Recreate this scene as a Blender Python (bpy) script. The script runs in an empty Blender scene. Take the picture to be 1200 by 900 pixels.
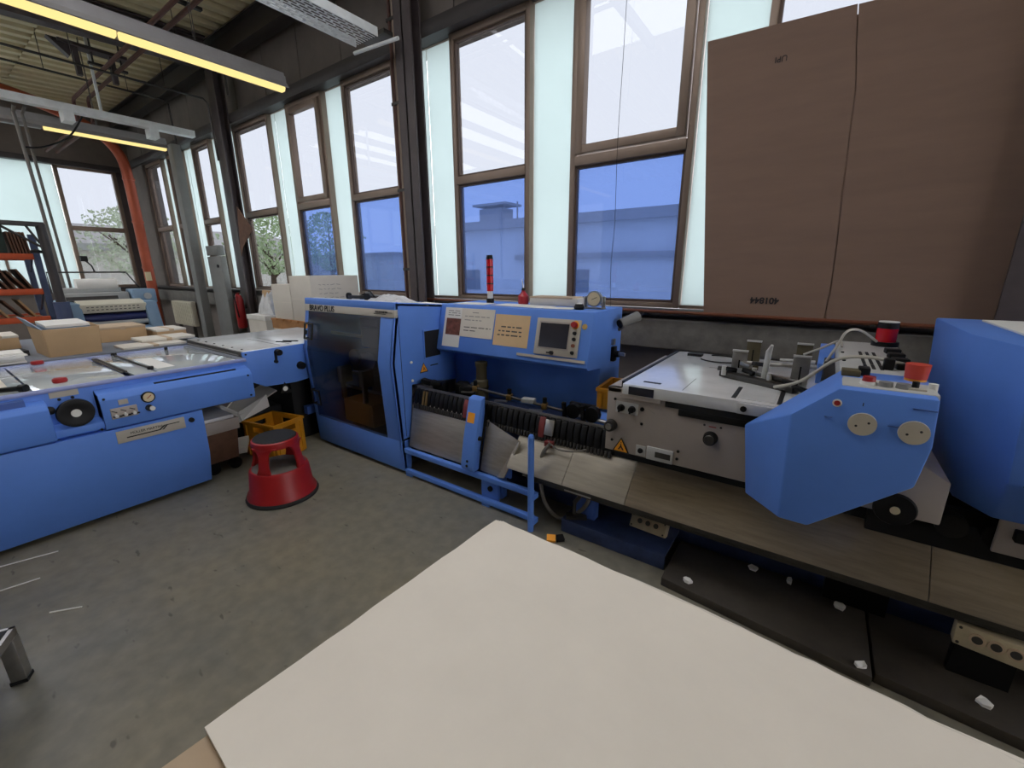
import bpy, bmesh, math, random
from mathutils import Vector, Matrix
random.seed(7)
SC = bpy.context.scene
COL = SC.collection
PI = math.pi

# ------------------------------------------------------------------ camera
cam_d = bpy.data.cameras.new('camera')
cam_d.sensor_width = 36.0
cam_d.sensor_fit = 'HORIZONTAL'
cam_d.lens = 15.0
cam_d.clip_start = 0.02
cam_d.clip_end = 400
cam = bpy.data.objects.new('camera', cam_d)
COL.objects.link(cam)
yaw, pit, rol = math.radians(-35.55), math.radians(14.98), math.radians(-.33)
fw = Vector((math.sin(yaw)*math.cos(pit), math.cos(yaw)*math.cos(pit), -math.sin(pit)))
r0 = Vector((math.cos(yaw), -math.sin(yaw), 0))
u0 = r0.cross(fw)
rt = r0*math.cos(rol) + u0*math.sin(rol)
up = u0*math.cos(rol) - r0*math.sin(rol)
cam.matrix_world = Matrix(((rt.x, up.x, -fw.x, 0), (rt.y, up.y, -fw.y, 0), (rt.z, up.z, -fw.z, 1.5), (0, 0, 0, 1)))
SC.camera = cam

# ------------------------------------------------------------------ sky and exposure
SKY = 4.7
w = bpy.data.worlds.new('overcast_sky')
SC.world = w
w.use_nodes = True
bg = w.node_tree.nodes['Background']
bg.inputs[0].default_value = (.93, .945, 1.0, 1)
bg.inputs[1].default_value = SKY
SC.view_settings.view_transform = 'Standard'
SC.view_settings.look = 'None'
SC.view_settings.gamma = 1
SC.view_settings.use_curve_mapping = False
SC.view_settings.exposure = 0.0

# ------------------------------------------------------------------ materials
M = {}
def lin(c):
    return tuple(((v/255)/12.92 if v/255 <= .04045 else ((v/255+.055)/1.055)**2.4) for v in c)
def mat(name, rgb, rough=.5, metal=0, var=.12, scale=6, bump=0, bscale=60, spec=.5, aniso=None, coat=0):
    m = bpy.data.materials.new(name); m.use_nodes = True
    nt = m.node_tree; b = nt.nodes['Principled BSDF']
    c = lin(rgb)
    tc = nt.nodes.new('ShaderNodeTexCoord'); geo = nt.nodes.new('ShaderNodeNewGeometry')
    nz = nt.nodes.new('ShaderNodeTexNoise'); nz.inputs['Scale'].default_value = scale
    nz.inputs['Detail'].default_value = 6; nz.inputs['Roughness'].default_value = .65
    src = geo.outputs['Position']
    if aniso:
        mp = nt.nodes.new('ShaderNodeMapping'); mp.inputs['Scale'].default_value = aniso
        nt.links.new(src, mp.inputs[0]); src = mp.outputs[0]
    nt.links.new(src, nz.inputs['Vector'])
    cr = nt.nodes.new('ShaderNodeValToRGB')
    cr.color_ramp.elements[0].position = .3; cr.color_ramp.elements[1].position = .7
    cr.color_ramp.elements[0].color = tuple(v*(1-var) for v in c)+(1,)
    cr.color_ramp.elements[1].color = tuple(min(1, v*(1+var)) for v in c)+(1,)
    nt.links.new(nz.outputs['Fac'], cr.inputs[0]); nt.links.new(cr.outputs[0], b.inputs['Base Color'])
    b.inputs['Roughness'].default_value = rough; b.inputs['Metallic'].default_value = metal
    b.inputs['Specular IOR Level'].default_value = spec
    if coat: b.inputs['Coat Weight'].default_value = coat
    if bump:
        n2 = nt.nodes.new('ShaderNodeTexNoise'); n2.inputs['Scale'].default_value = bscale; n2.inputs['Detail'].default_value = 4
        nt.links.new(src, n2.inputs['Vector'])
        bp = nt.nodes.new('ShaderNodeBump'); bp.inputs['Strength'].default_value = bump; bp.inputs['Distance'].default_value = .01
        nt.links.new(n2.outputs['Fac'], bp.inputs['Height']); nt.links.new(bp.outputs[0], b.inputs['Normal'])
    M[name] = m
    return m
def emat(name, rgb, s):
    m = bpy.data.materials.new(name); m.use_nodes = True; nt = m.node_tree
    nt.nodes.remove(nt.nodes['Principled BSDF'])
    e = nt.nodes.new('ShaderNodeEmission'); e.inputs[0].default_value = lin(rgb)+(1,); e.inputs[1].default_value = s
    nt.links.new(e.outputs[0], nt.nodes['Material Output'].inputs[0]); M[name] = m
def glassmat(name, tint, gloss=.08, rough=.02, gcol=(1, 1, 1), haze=None):
    m = bpy.data.materials.new(name); m.use_nodes = True; nt = m.node_tree
    nt.nodes.remove(nt.nodes['Principled BSDF'])
    t = nt.nodes.new('ShaderNodeBsdfTransparent'); t.inputs[0].default_value = tuple(tint)+(1,)
    g = nt.nodes.new('ShaderNodeBsdfGlossy'); g.inputs['Color'].default_value = tuple(gcol)+(1,); g.inputs['Roughness'].default_value = rough
    mx = nt.nodes.new('ShaderNodeMixShader'); mx.inputs[0].default_value = gloss
    src = t
    if haze:                     # translucent share added to brighten the view through the film
        h = nt.nodes.new('ShaderNodeBsdfTranslucent'); h.inputs[0].default_value = tuple(haze[0])+(1,)
        src = nt.nodes.new('ShaderNodeMixShader'); src.inputs[0].default_value = haze[1]
        nt.links.new(t.outputs[0], src.inputs[1]); nt.links.new(h.outputs[0], src.inputs[2])
    nt.links.new(src.outputs[0], mx.inputs[1]); nt.links.new(g.outputs[0], mx.inputs[2])
    nt.links.new(mx.outputs[0], nt.nodes['Material Output'].inputs[0]); M[name] = m
def frostmat(name, rgb, clear=.0):
    m = bpy.data.materials.new(name); m.use_nodes = True; nt = m.node_tree
    nt.nodes.remove(nt.nodes['Principled BSDF'])
    geo = nt.nodes.new('ShaderNodeNewGeometry'); nz = nt.nodes.new('ShaderNodeTexNoise'); nz.inputs['Scale'].default_value = 1.7
    nt.links.new(geo.outputs['Position'], nz.inputs['Vector'])
    cr = nt.nodes.new('ShaderNodeValToRGB'); c = lin(rgb)
    cr.color_ramp.elements[0].color = tuple(v*.93 for v in c)+(1,); cr.color_ramp.elements[1].color = tuple(min(1, v*1.05) for v in c)+(1,)
    nt.links.new(nz.outputs['Fac'], cr.inputs[0])
    t = nt.nodes.new('ShaderNodeBsdfTranslucent'); d = nt.nodes.new('ShaderNodeBsdfDiffuse')
    nt.links.new(cr.outputs[0], t.inputs[0]); d.inputs[0].default_value = (.5, .6, .55, 1)
    mx = nt.nodes.new('ShaderNodeMixShader'); mx.inputs[0].default_value = .15
    nt.links.new(t.outputs[0], mx.inputs[1]); nt.links.new(d.outputs[0], mx.inputs[2])
    nt.links.new(mx.outputs[0], nt.nodes['Material Output'].inputs[0]); M[name] = m

mat('blue', (94, 139, 224), .5, var=.05, scale=3, bump=.02, spec=.3)
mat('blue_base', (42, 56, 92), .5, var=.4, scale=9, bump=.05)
mat('blue_lower', (64, 96, 168), .5, var=.12, scale=4)
mat('slot_dark', (14, 15, 20), .7, var=.05)
mat('band_beige', (182, 176, 164), .5, var=.05)
mat('machine_grey', (168, 158, 150), .45, var=.06, scale=5)
mat('head_grey', (190, 190, 188), .45, var=.05)
mat('table_steel', (232, 234, 236), .2, .3, var=.08, scale=7, bump=.02)
mat('steel', (170, 168, 165), .35, .85, var=.15, scale=12)
mat('steel_dark', (74, 72, 70), .45, .7, var=.2, scale=12)
mat('plate_steel', (172, 165, 152), .38, .55, var=.14, scale=5, aniso=(1, 9, 9), bump=.02)
mat('plate_brown', (146, 134, 118), .36, .55, var=.2, scale=5, aniso=(1, 9, 9), bump=.02)  # darker, browner tone than the other cover plates
mat('black', (14, 14, 16), .5, var=.1, spec=.3)
mat('red_dull', (120, 44, 44), .6, var=.2)
mat('rubber', (26, 26, 28), .75, var=.15, bump=.1, bscale=120)
mat('white_plastic', (225, 224, 220), .5, var=.03)
mat('red', (156, 26, 30), .42, var=.1, scale=5)
mat('red_lens', (190, 22, 34), .25, var=.05)
mat('yellow_crate', (196, 134, 22), .5, var=.14, scale=7)
mat('yellow_sign', (242, 160, 30), .5, var=.03)
mat('orange', (205, 84, 36), .5, var=.1)
mat('copper_duct', (172, 84, 56), .4, .3, var=.12, scale=4)
mat('copper_pipe', (120, 72, 52), .45, .4, var=.2, scale=8)
mat('rust_pipe', (92, 60, 52), .6, .1, var=.2, scale=8)
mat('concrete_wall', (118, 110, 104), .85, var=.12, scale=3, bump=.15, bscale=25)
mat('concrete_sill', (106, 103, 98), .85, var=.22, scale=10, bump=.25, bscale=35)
mat('steel_paint', (66, 62, 62), .5, .1, var=.12, scale=6)
mat('column_paint', (80, 72, 73), .5, .1, var=.15, scale=6)
mat('post_grey', (124, 124, 122), .6, var=.08)
mat('deck', (222, 210, 172), .5, .0, var=.08, scale=3)
mat('deck_rib', (150, 146, 130), .5, .2, var=.08, scale=3)
mat('alu_frame', (142, 124, 110), .45, .35, var=.06, scale=4)
mat('alu_bead', (92, 76, 66), .5, .3, var=.06)
mat('cardboard', (190, 158, 118), .85, var=.06, scale=5, bump=.04, bscale=90)
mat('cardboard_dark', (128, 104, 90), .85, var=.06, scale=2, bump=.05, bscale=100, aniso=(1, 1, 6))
mat('kraft', (188, 166, 140), .85, var=.05, scale=4)
mat('carton_white', (212, 206, 194), .8, var=.04, scale=4)
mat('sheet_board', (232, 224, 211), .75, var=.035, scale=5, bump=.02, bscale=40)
mat('paper', (228, 226, 220), .8, var=.03)
mat('paper_shade', (218, 211, 198), .8, var=.04)
mat('tan_paper', (214, 182, 140), .8, var=.05)
mat('ink', (40, 38, 40), .8, var=.05)
mat('ink_mid', (84, 80, 78), .8, var=.05)
mat('ink_soft', (150, 147, 142), .8, var=.05)
mat('photo_brown', (120, 72, 56), .6, var=.55, scale=28)
mat('plastic_wrap', (205, 205, 205), .25, var=.12, scale=12, bump=.3, bscale=18)
mat('pallet_wood', (170, 122, 76), .8, var=.2, scale=9)
mat('floor_board', (56, 50, 42), .7, var=.25, scale=7, bump=.08, bscale=30)
mat('press_blue', (128, 156, 182), .5, var=.05)
mat('press_grey', (176, 178, 176), .5, var=.05)
mat('press_cream', (222, 216, 196), .5, var=.04)
mat('roller_navy', (38, 46, 96), .3, var=.1)
mat('green_dark', (44, 62, 56), .8, var=.15)
mat('board_brown', (104, 74, 58), .8, var=.25, scale=10)
mat('wood_light', (186, 150, 104), .75, var=.2, scale=14)
mat('rack_blue', (74, 86, 118), .5, var=.1)
mat('radiator', (196, 190, 172), .5, var=.05)
mat('table_grey', (120, 126, 136), .5, var=.08)
mat('glass_top', (222, 230, 234), .06, .4, var=.03)
mat('brass', (150, 120, 74), .4, .6, var=.15)
mat('olive', (92, 84, 62), .6, .2, var=.2)
mat('screen', (44, 44, 54), .15, var=.12, scale=8)
mat('cable_grey', (112, 108, 102), .6, var=.06)
mat('cable_white', (186, 182, 172), .5, var=.05)
mat('socket_beige', (186, 172, 142), .6, var=.12, scale=14)
mat('tray_galv', (236, 240, 240), .4, .0, var=.08, scale=10)
mat('lamp_body', (150, 148, 148), .45, .2, var=.06)
mat('pale_ground', (226, 224, 220), .9, var=.1)  # ground made pale to throw more light on the buildings
mat('render_grey', (244, 242, 238), .9, var=.05, scale=.6)
mat('roof_trim', (176, 172, 170), .8, var=.08)
mat('render_white', (226, 222, 214), .9, var=.04, scale=.6)
mat('leaf', (176, 196, 150), .7, var=.35, scale=3)
mat('leaf_pale', (206, 216, 190), .7, var=.3, scale=3)
mat('bark', (84, 70, 58), .9, var=.2)
mat('estop_red', (206, 70, 52), .45, var=.05)
mat('round_alu', (196, 188, 172), .38, .35, var=.08)
mat('dial', (214, 198, 160), .5, var=.05)
mat('oil_red', (168, 36, 44), .35, var=.08)
mat('lavender_strip', (150, 160, 205), .4, var=.05)
mat('led_amber', (205, 170, 100), .4, var=.05)
emat('tube_light', (255, 230, 150), 1.15)
glassmat('glass_clear', (.43, .44, .456), .03)
glassmat('glass_bright', (.98, .97, .96), .03)
glassmat('glass_blue', (.228, .288, .43), .03, haze=((.30, .38, .56), .10))
glassmat('smoked', (.66, .64, .63), .05, .12, (.8, .8, .85))
frostmat('frosted_mint', (193, 202, 202))

def floor_material():
    m = bpy.data.materials.new('concrete_floor'); m.use_nodes = True; nt = m.node_tree; b = nt.nodes['Principled BSDF']
    N = nt.nodes.new; L = nt.links.new
    geo = N('ShaderNodeNewGeometry')
    n1 = N('ShaderNodeTexNoise'); n1.inputs['Scale'].default_value = .75; n1.inputs['Detail'].default_value = 5; n1.inputs['Roughness'].default_value = .6
    L(geo.outputs['Position'], n1.inputs['Vector'])
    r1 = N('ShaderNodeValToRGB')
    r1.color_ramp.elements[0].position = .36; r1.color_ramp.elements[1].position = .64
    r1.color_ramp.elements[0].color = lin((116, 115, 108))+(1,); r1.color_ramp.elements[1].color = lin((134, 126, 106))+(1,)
    L(n1.outputs['Fac'], r1.inputs[0])
    # fine mottling
    n2 = N('ShaderNodeTexNoise'); n2.inputs['Scale'].default_value = 14; n2.inputs['Detail'].default_value = 8
    L(geo.outputs['Position'], n2.inputs['Vector'])
    r2 = N('ShaderNodeValToRGB'); r2.color_ramp.elements[0].position = .3; r2.color_ramp.elements[1].position = .75
    r2.color_ramp.elements[0].color = (.78, .78, .78, 1); r2.color_ramp.elements[1].color = (1.1, 1.1, 1.1, 1)
    L(n2.outputs['Fac'], r2.inputs[0])
    mx = N('ShaderNodeMix'); mx.data_type = 'RGBA'; mx.blend_type = 'MULTIPLY'; mx.inputs[0].default_value = 1
    L(r1.outputs[0], mx.inputs[6]); L(r2.outputs[0], mx.inputs[7])
    # dark scuff specks, stretched
    mp = N('ShaderNodeMapping'); mp.inputs['Scale'].default_value = (9, 22, 10); mp.inputs['Rotation'].default_value = (0, 0, .5)
    L(geo.outputs['Position'], mp.inputs[0])
    n3 = N('ShaderNodeTexNoise'); n3.inputs['Scale'].default_value = 1.0; n3.inputs['Detail'].default_value = 2
    L(mp.outputs[0], n3.inputs['Vector'])
    r3 = N('ShaderNodeValToRGB'); r3.color_ramp.elements[0].position = .68; r3.color_ramp.elements[1].position = .74
    r3.color_ramp.elements[0].color = (1, 1, 1, 1); r3.color_ramp.elements[1].color = (.45, .43, .42, 1)
    L(n3.outputs['Fac'], r3.inputs[0])
    mx2 = N('ShaderNodeMix'); mx2.data_type = 'RGBA'; mx2.blend_type = 'MULTIPLY'; mx2.inputs[0].default_value = .9
    L(mx.outputs[2], mx2.inputs[6]); L(r3.outputs[0], mx2.inputs[7])
    L(mx2.outputs[2], b.inputs['Base Color'])
    rr = N('ShaderNodeMapRange'); rr.inputs[3].default_value = .3; rr.inputs[4].default_value = .52
    L(n1.outputs['Fac'], rr.inputs[0]); L(rr.outputs[0], b.inputs['Roughness'])
    bp = N('ShaderNodeBump'); bp.inputs['Strength'].default_value = .05; bp.inputs['Distance'].default_value = .01
    L(n2.outputs['Fac'], bp.inputs['Height']); L(bp.outputs[0], b.inputs['Normal'])
    M['floor'] = m
floor_material()

# ------------------------------------------------------------------ mesh helpers
XF = Matrix.Identity(4)          # current local-to-world placement
class at:                        # with at(x, y, z, turn): build in the thing's own coordinates
    def __init__(s, x, y, z=0, rz=0): s.m = Matrix.Translation((x, y, z)) @ Matrix.Rotation(rz, 4, 'Z')
    def __enter__(s):
        global XF
        s.old = XF; XF = XF @ s.m
    def __exit__(s, *a):
        global XF
        XF = s.old
WL = {}
def finish(o, label, cat, group, kind):
    if label: o['label'] = label
    if cat: o['category'] = cat
    if group: o['group'] = group
    if kind: o['kind'] = kind
def T(name, label, cat, loc=(0, 0, 0), group=None, kind=None):
    o = bpy.data.objects.new(name, None); COL.objects.link(o)
    o.empty_display_size = .1
    p = XF @ Vector(loc); o.location = p; WL[o.name] = p
    finish(o, label, cat, group, kind)
    return o
class MB:
    def __init__(s): s.bm = bmesh.new()
    def verts(s, ps): return [s.bm.verts.new(p) for p in ps]
    def face(s, vs):
        try: return s.bm.faces.new(vs)
        except ValueError: return None
    def hexa(s, p):              # 8 points, bottom ring then top ring
        v = s.verts(p)
        for f in ((3, 2, 1, 0), (4, 5, 6, 7), (0, 1, 5, 4), (1, 2, 6, 5), (2, 3, 7, 6), (3, 0, 4, 7)): s.face([v[i] for i in f])
        return s
    def box(s, x0, x1, y0, y1, z0, z1):
        return s.hexa([(x0, y0, z0), (x1, y0, z0), (x1, y1, z0), (x0, y1, z0), (x0, y0, z1), (x1, y0, z1), (x1, y1, z1), (x0, y1, z1)])
    def cbox(s, c, d, rz=0, rx=0, ry=0):
        R = Matrix.Translation(c) @ Matrix.Rotation(rz, 4, 'Z') @ Matrix.Rotation(ry, 4, 'Y') @ Matrix.Rotation(rx, 4, 'X')
        x, y, z = d[0]/2, d[1]/2, d[2]/2
        return s.hexa([R @ Vector(p) for p in ((-x, -y, -z), (x, -y, -z), (x, y, -z), (-x, y, -z), (-x, -y, z), (x, -y, z), (x, y, z), (-x, y, z))])
    def prism(s, poly, ax, a, b):
        f = {'x': lambda p, t: (t, p[0], p[1]), 'y': lambda p, t: (p[0], t, p[1]), 'z': lambda p, t: (p[0], p[1], t)}[ax]
        A = s.verts([f(p, a) for p in poly]); B = s.verts([f(p, b) for p in poly])
        s.face(A[::-1]); s.face(B); n = len(poly)
        for i in range(n): s.face((A[i], A[(i+1) % n], B[(i+1) % n], B[i]))
        return s
    def loft(s, ra, rb):
        A = s.verts(ra); B = s.verts(rb); n = len(ra)
        s.face(A[::-1]); s.face(B)
        for i in range(n): s.face((A[i], A[(i+1) % n], B[(i+1) % n], B[i]))
        return s
    def slab(s, pts, thick):     # planar polygon in space given thickness along its normal
        p = [Vector(q) for q in pts]; n = (p[1]-p[0]).cross(p[2]-p[0]).normalized()
        return s.loft(p, [q+n*thick for q in p])
    def cyl(s, a, b, r, r2=None, n=14):
        a = Vector(a); b = Vector(b); d = (b-a).normalized()
        t = Vector((0, 0, 1)) if abs(d.z) < .9 else Vector((1, 0, 0))
        u = d.cross(t).normalized(); v = d.cross(u); r2 = r if r2 is None else r2
        ring = lambda c, q: [c+(u*math.cos(2*PI*i/n)+v*math.sin(2*PI*i/n))*q for i in range(n)]
        return s.loft(ring(a, r), ring(b, r2))
    def tube(s, pts, r, n=8):
        pts = [Vector(p) for p in pts]; rings = []; u = None
        for i, p in enumerate(pts):
            d = (pts[min(i+1, len(pts)-1)]-pts[max(i-1, 0)]).normalized()
            if u is None:
                t = Vector((0, 0, 1)) if abs(d.z) < .9 else Vector((1, 0, 0)); u = d.cross(t).normalized()
            else: u = (u-d*u.dot(d)).normalized()
            v = d.cross(u)
            rings.append(s.verts([p+(u*math.cos(2*PI*k/n)+v*math.sin(2*PI*k/n))*r for k in range(n)]))
        for A, B in zip(rings, rings[1:]):
            for k in range(n): s.face((A[k], A[(k+1) % n], B[(k+1) % n], B[k]))
        s.face(rings[0][::-1]); s.face(rings[-1])
        return s
    def lathe(s, prof, c=(0, 0, 0), n=28, ax='z'):
        rings = []
        for r, h in prof:
            r = max(r, .0005)
            pts = []
            for k in range(n):
                a = 2*PI*k/n; x, y = r*math.cos(a), r*math.sin(a)
                q = {'z': (x, y, h), 'y': (x, h, y), 'x': (h, x, y)}[ax]
                pts.append((c[0]+q[0], c[1]+q[1], c[2]+q[2]))
            rings.append(s.verts(pts))
        for A, B in zip(rings, rings[1:]):
            for k in range(n): s.face((A[k], A[(k+1) % n], B[(k+1) % n], B[k]))
        s.face(rings[0][::-1]); s.face(rings[-1])
        return s
    def build(s, name, m, parent=None, bevel=0, smooth=True, label=None, cat=None, group=None, kind=None, seg=2):
        bm = s.bm
        bmesh.ops.recalc_face_normals(bm, faces=bm.faces[:])
        if bevel:
            ed = [e for e in bm.edges if len(e.link_faces) == 2 and e.calc_face_angle(0) > .5]
            bmesh.ops.bevel(bm, geom=ed, offset=bevel, segments=seg, affect='EDGES', clamp_overlap=True, profile=.5)
        for v in bm.verts: v.co = XF @ v.co
        lo = Vector((min(v.co.x for v in bm.verts), min(v.co.y for v in bm.verts), min(v.co.z for v in bm.verts)))
        hi = Vector((max(v.co.x for v in bm.verts), max(v.co.y for v in bm.verts), max(v.co.z for v in bm.verts)))
        c = (lo+hi)/2
        if parent is None: c.z = lo.z
        for v in bm.verts: v.co -= c
        me = bpy.data.meshes.new(name); bm.to_mesh(me); bm.free()
        me.materials.append(M[m])
        if smooth:
            for p in me.polygons: p.use_smooth = True
            me.set_sharp_from_angle(angle=math.radians(32))
        o = bpy.data.objects.new(name, me); COL.objects.link(o)
        WL[o.name] = c
        if parent is not None:
            o.parent = parent; o.location = c-WL[parent.name]
        else: o.location = c
        finish(o, label, cat, group, kind)
        return o
def copy_at(o, world, parent):
    c = o.copy(); COL.objects.link(c); c.parent = parent
    c.location = Vector(world)-(WL[parent.name] if parent else Vector()); WL[c.name] = Vector(world)
    return c
def box(name, m, parent, x0, x1, y0, y1, z0, z1, bevel=0, **k): return MB().box(x0, x1, y0, y1, z0, z1).build(name, m, parent, bevel, **k)
def cyl(name, m, parent, a, b, r, r2=None, n=16, **k): return MB().cyl(a, b, r, r2, n).build(name, m, parent, **k)
def text(s, size, loc, right, upv, m, parent, name='lettering', th=.0012, center=False, bold=0):
    cu = bpy.data.curves.new('t', 'FONT'); cu.body = s; cu.size = size; cu.extrude = th; cu.offset = bold
    if center: cu.align_x = 'CENTER'
    ob = bpy.data.objects.new('t', cu); COL.objects.link(ob)
    me = bpy.data.meshes.new_from_object(ob)
    bpy.data.objects.remove(ob); bpy.data.curves.remove(cu)
    right = Vector(right).normalized(); upv = Vector(upv).normalized(); n = right.cross(upv)
    mt = Matrix(((right.x, upv.x, n.x, loc[0]), (right.y, upv.y, n.y, loc[1]), (right.z, upv.z, n.z, loc[2]), (0, 0, 0, 1)))
    mb = MB(); mb.bm.from_mesh(me); bpy.data.meshes.remove(me)
    for v in mb.bm.verts: v.co = mt @ v.co
    return mb.build(name, m, parent, smooth=False)
def arc(c, r, a0, a1, n, plane='xz'):
    out = []
    for i in range(n+1):
        a = a0+(a1-a0)*i/n; p, q = r*math.cos(a), r*math.sin(a)
        out.append({'xz': (c[0]+p, c[1], c[2]+q), 'xy': (c[0]+p, c[1]+q, c[2]), 'yz': (c[0], c[1]+p, c[2]+q)}[plane])
    return out
def spline(pts, n=6):
    P = [Vector(p) for p in pts]; P = [P[0]]+P+[P[-1]]; out = []
    for i in range(1, len(P)-2):
        for k in range(n):
            t = k/n
            out.append(.5*((2*P[i])+(-P[i-1]+P[i+1])*t+(2*P[i-1]-5*P[i]+4*P[i+1]-P[i+2])*t*t+(-P[i-1]+3*P[i]-3*P[i+1]+P[i+2])*t**3))
    return out+[P[-2]]
S = 'structure'

# ------------------------------------------------------------------ the hall
WX0, WX1, WY0, WY1 = -14.3, 6.6, -8.0, 3.9
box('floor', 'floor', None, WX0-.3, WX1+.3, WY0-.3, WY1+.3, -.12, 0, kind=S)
def roofz(y): return 5.08-.05*(3.9-y)
def ceiling(name, y0, y1, cx0, cx1):
    mb = MB(); x = cx0; p = .285; prof = []
    while x < cx1-.05:
        prof += [(x, .11), (x+.10, .11), (x+.135, 0), (x+.25, 0)]; x += p
    A = mb.verts([(a, y0, roofz(y0)+b) for a, b in prof]); B = mb.verts([(a, y1, roofz(y1)+b) for a, b in prof])
    for i in range(len(prof)-1): mb.face((A[i], A[i+1], B[i+1], B[i]))
    A2 = mb.verts([(cx0, y0, roofz(y0)+.2), (cx1, y0, roofz(y0)+.2)]); B2 = mb.verts([(cx0, y1, roofz(y1)+.2), (cx1, y1, roofz(y1)+.2)])
    mb.face((A2[0], A2[1], B2[1], B2[0]))
    mb.build(name, 'deck', None, kind=S, smooth=False)
# unseen rooflights added to light the work area and the press bay: (x0, x1, y0, y1)
RL = ((-13.0, -6.2, -4.5, .2), (-4.9, -.1, .0, 2.0))
ceiling('ceiling', 2.0, WY1+.25, WX0, WX1)
ceiling('ceiling', WY0-.1, -4.5, WX0, WX1)
ceiling('ceiling', -4.5, 2.0, WX0, -13.0)
ceiling('ceiling', .2, 2.0, -13.0, -6.2)
ceiling('ceiling', -4.5, 2.0, -6.2, -4.9)
ceiling('ceiling', -4.5, .0, -4.9, -.1)
ceiling('ceiling', -4.5, 2.0, -.1, WX1)
for (RX0, RX1, RY0, RY1) in RL:
    rl = T('ceiling', None, None, ((RX0+RX1)/2, (RY0+RY1)/2, 4.9), kind=S)
    x = RX0
    while x < RX1-.1:
        x2 = min(x+1.05, RX1)
        box('fill_rooflight_pane', 'glass_bright', rl, x+.04, x2-.04, RY0, RY1, 5.02, 5.026, smooth=False)
        box('fill_rooflight_bar', 'steel_paint', rl, x-.04, x+.04, RY0, RY1, 4.9, 5.05)
        x = x2
Z0, ZR, Z1 = 1.17, 2.48, 3.87
wb = T('wall_back', None, None, (-4, 4.0, 0), kind=S)
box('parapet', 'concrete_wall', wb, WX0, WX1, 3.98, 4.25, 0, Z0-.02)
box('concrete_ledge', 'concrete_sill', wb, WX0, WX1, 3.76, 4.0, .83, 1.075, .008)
box('window_sill', 'steel_paint', wb, WX0, WX1, 3.80, 4.1, 1.115, Z0-.01, .004)
x = WX0
k = 0
while x < WX1:
    x2 = min(x+.98, WX1)
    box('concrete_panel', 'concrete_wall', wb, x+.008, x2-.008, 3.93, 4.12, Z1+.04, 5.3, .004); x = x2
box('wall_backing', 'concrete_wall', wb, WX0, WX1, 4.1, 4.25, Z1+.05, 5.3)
MB().prism([(3.74, 3.90), (3.76, 3.86), (3.96, 3.86), (3.96, 4.03), (3.80, 4.03), (3.755, 4.0), (3.74, 3.95)], 'x', WX0, WX1).build('header_beam', 'steel_paint', wb)
# eaves beam under the roof deck and the cross beams of the frames
def ibeam_x(name, x0, x1, y, z0, z1, fl, m):
    o = MB().box(x0, x1, y-fl/2, y+fl/2, z0, z0+.02).box(x0, x1, y-fl/2, y+fl/2, z1-.02, z1).box(x0, x1, y-.012, y+.012, z0, z1)
    return o.build(name, m, None, kind=S, smooth=False)
ibeam_x('trim_1', WX0, WX1, 3.72, 4.70, 5.03, .2, 'steel_paint')
for i, bx in enumerate((-8.5, -3.95, .95)):
    mb = MB()
    for (a, b, t0, t1) in ((-.09, .09, -.42, -.39), (-.09, .09, -.03, 0), (-.012, .012, -.42, 0)):
        y0, y1 = WY0, 3.6
        d = -.02
        mb.hexa([(bx+a, y0, roofz(y0)+t0+d), (bx+b, y0, roofz(y0)+t0+d), (bx+b, y1, roofz(y1)+t0+d), (bx+a, y1, roofz(y1)+t0+d),
                 (bx+a, y0, roofz(y0)+t1+d), (bx+b, y0, roofz(y0)+t1+d), (bx+b, y1, roofz(y1)+t1+d), (bx+a, y1, roofz(y1)+t1+d)])
    mb.build('trim_%d' % (i+2), 'column_paint', None, kind=S, smooth=False)
    cw = .125
    cmb = MB().box(bx-cw, bx+cw, 3.60, 3.62, 0, 4.69).box(bx-cw, bx+cw, 3.73, 3.75, 0, 4.69).box(bx-.01, bx+.01, 3.6, 3.74, 0, 4.69).box(bx-.15, bx+.15, 3.57, 3.755, 0, .02)
    cmb.build('trim_%d' % (i+5), 'column_paint', None, kind=S, smooth=False)
wn = [0]
def bars(mb, x0, x1, z0, z1, wdt, y0, y1):
    mb.box(x0, x0+wdt, y0, y1, z0, z1).box(x1-wdt, x1, y0, y1, z0, z1).box(x0+wdt, x1-wdt, y0, y1, z0, z0+wdt).box(x0+wdt, x1-wdt, y0, y1, z1-wdt, z1)
    return mb
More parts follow.
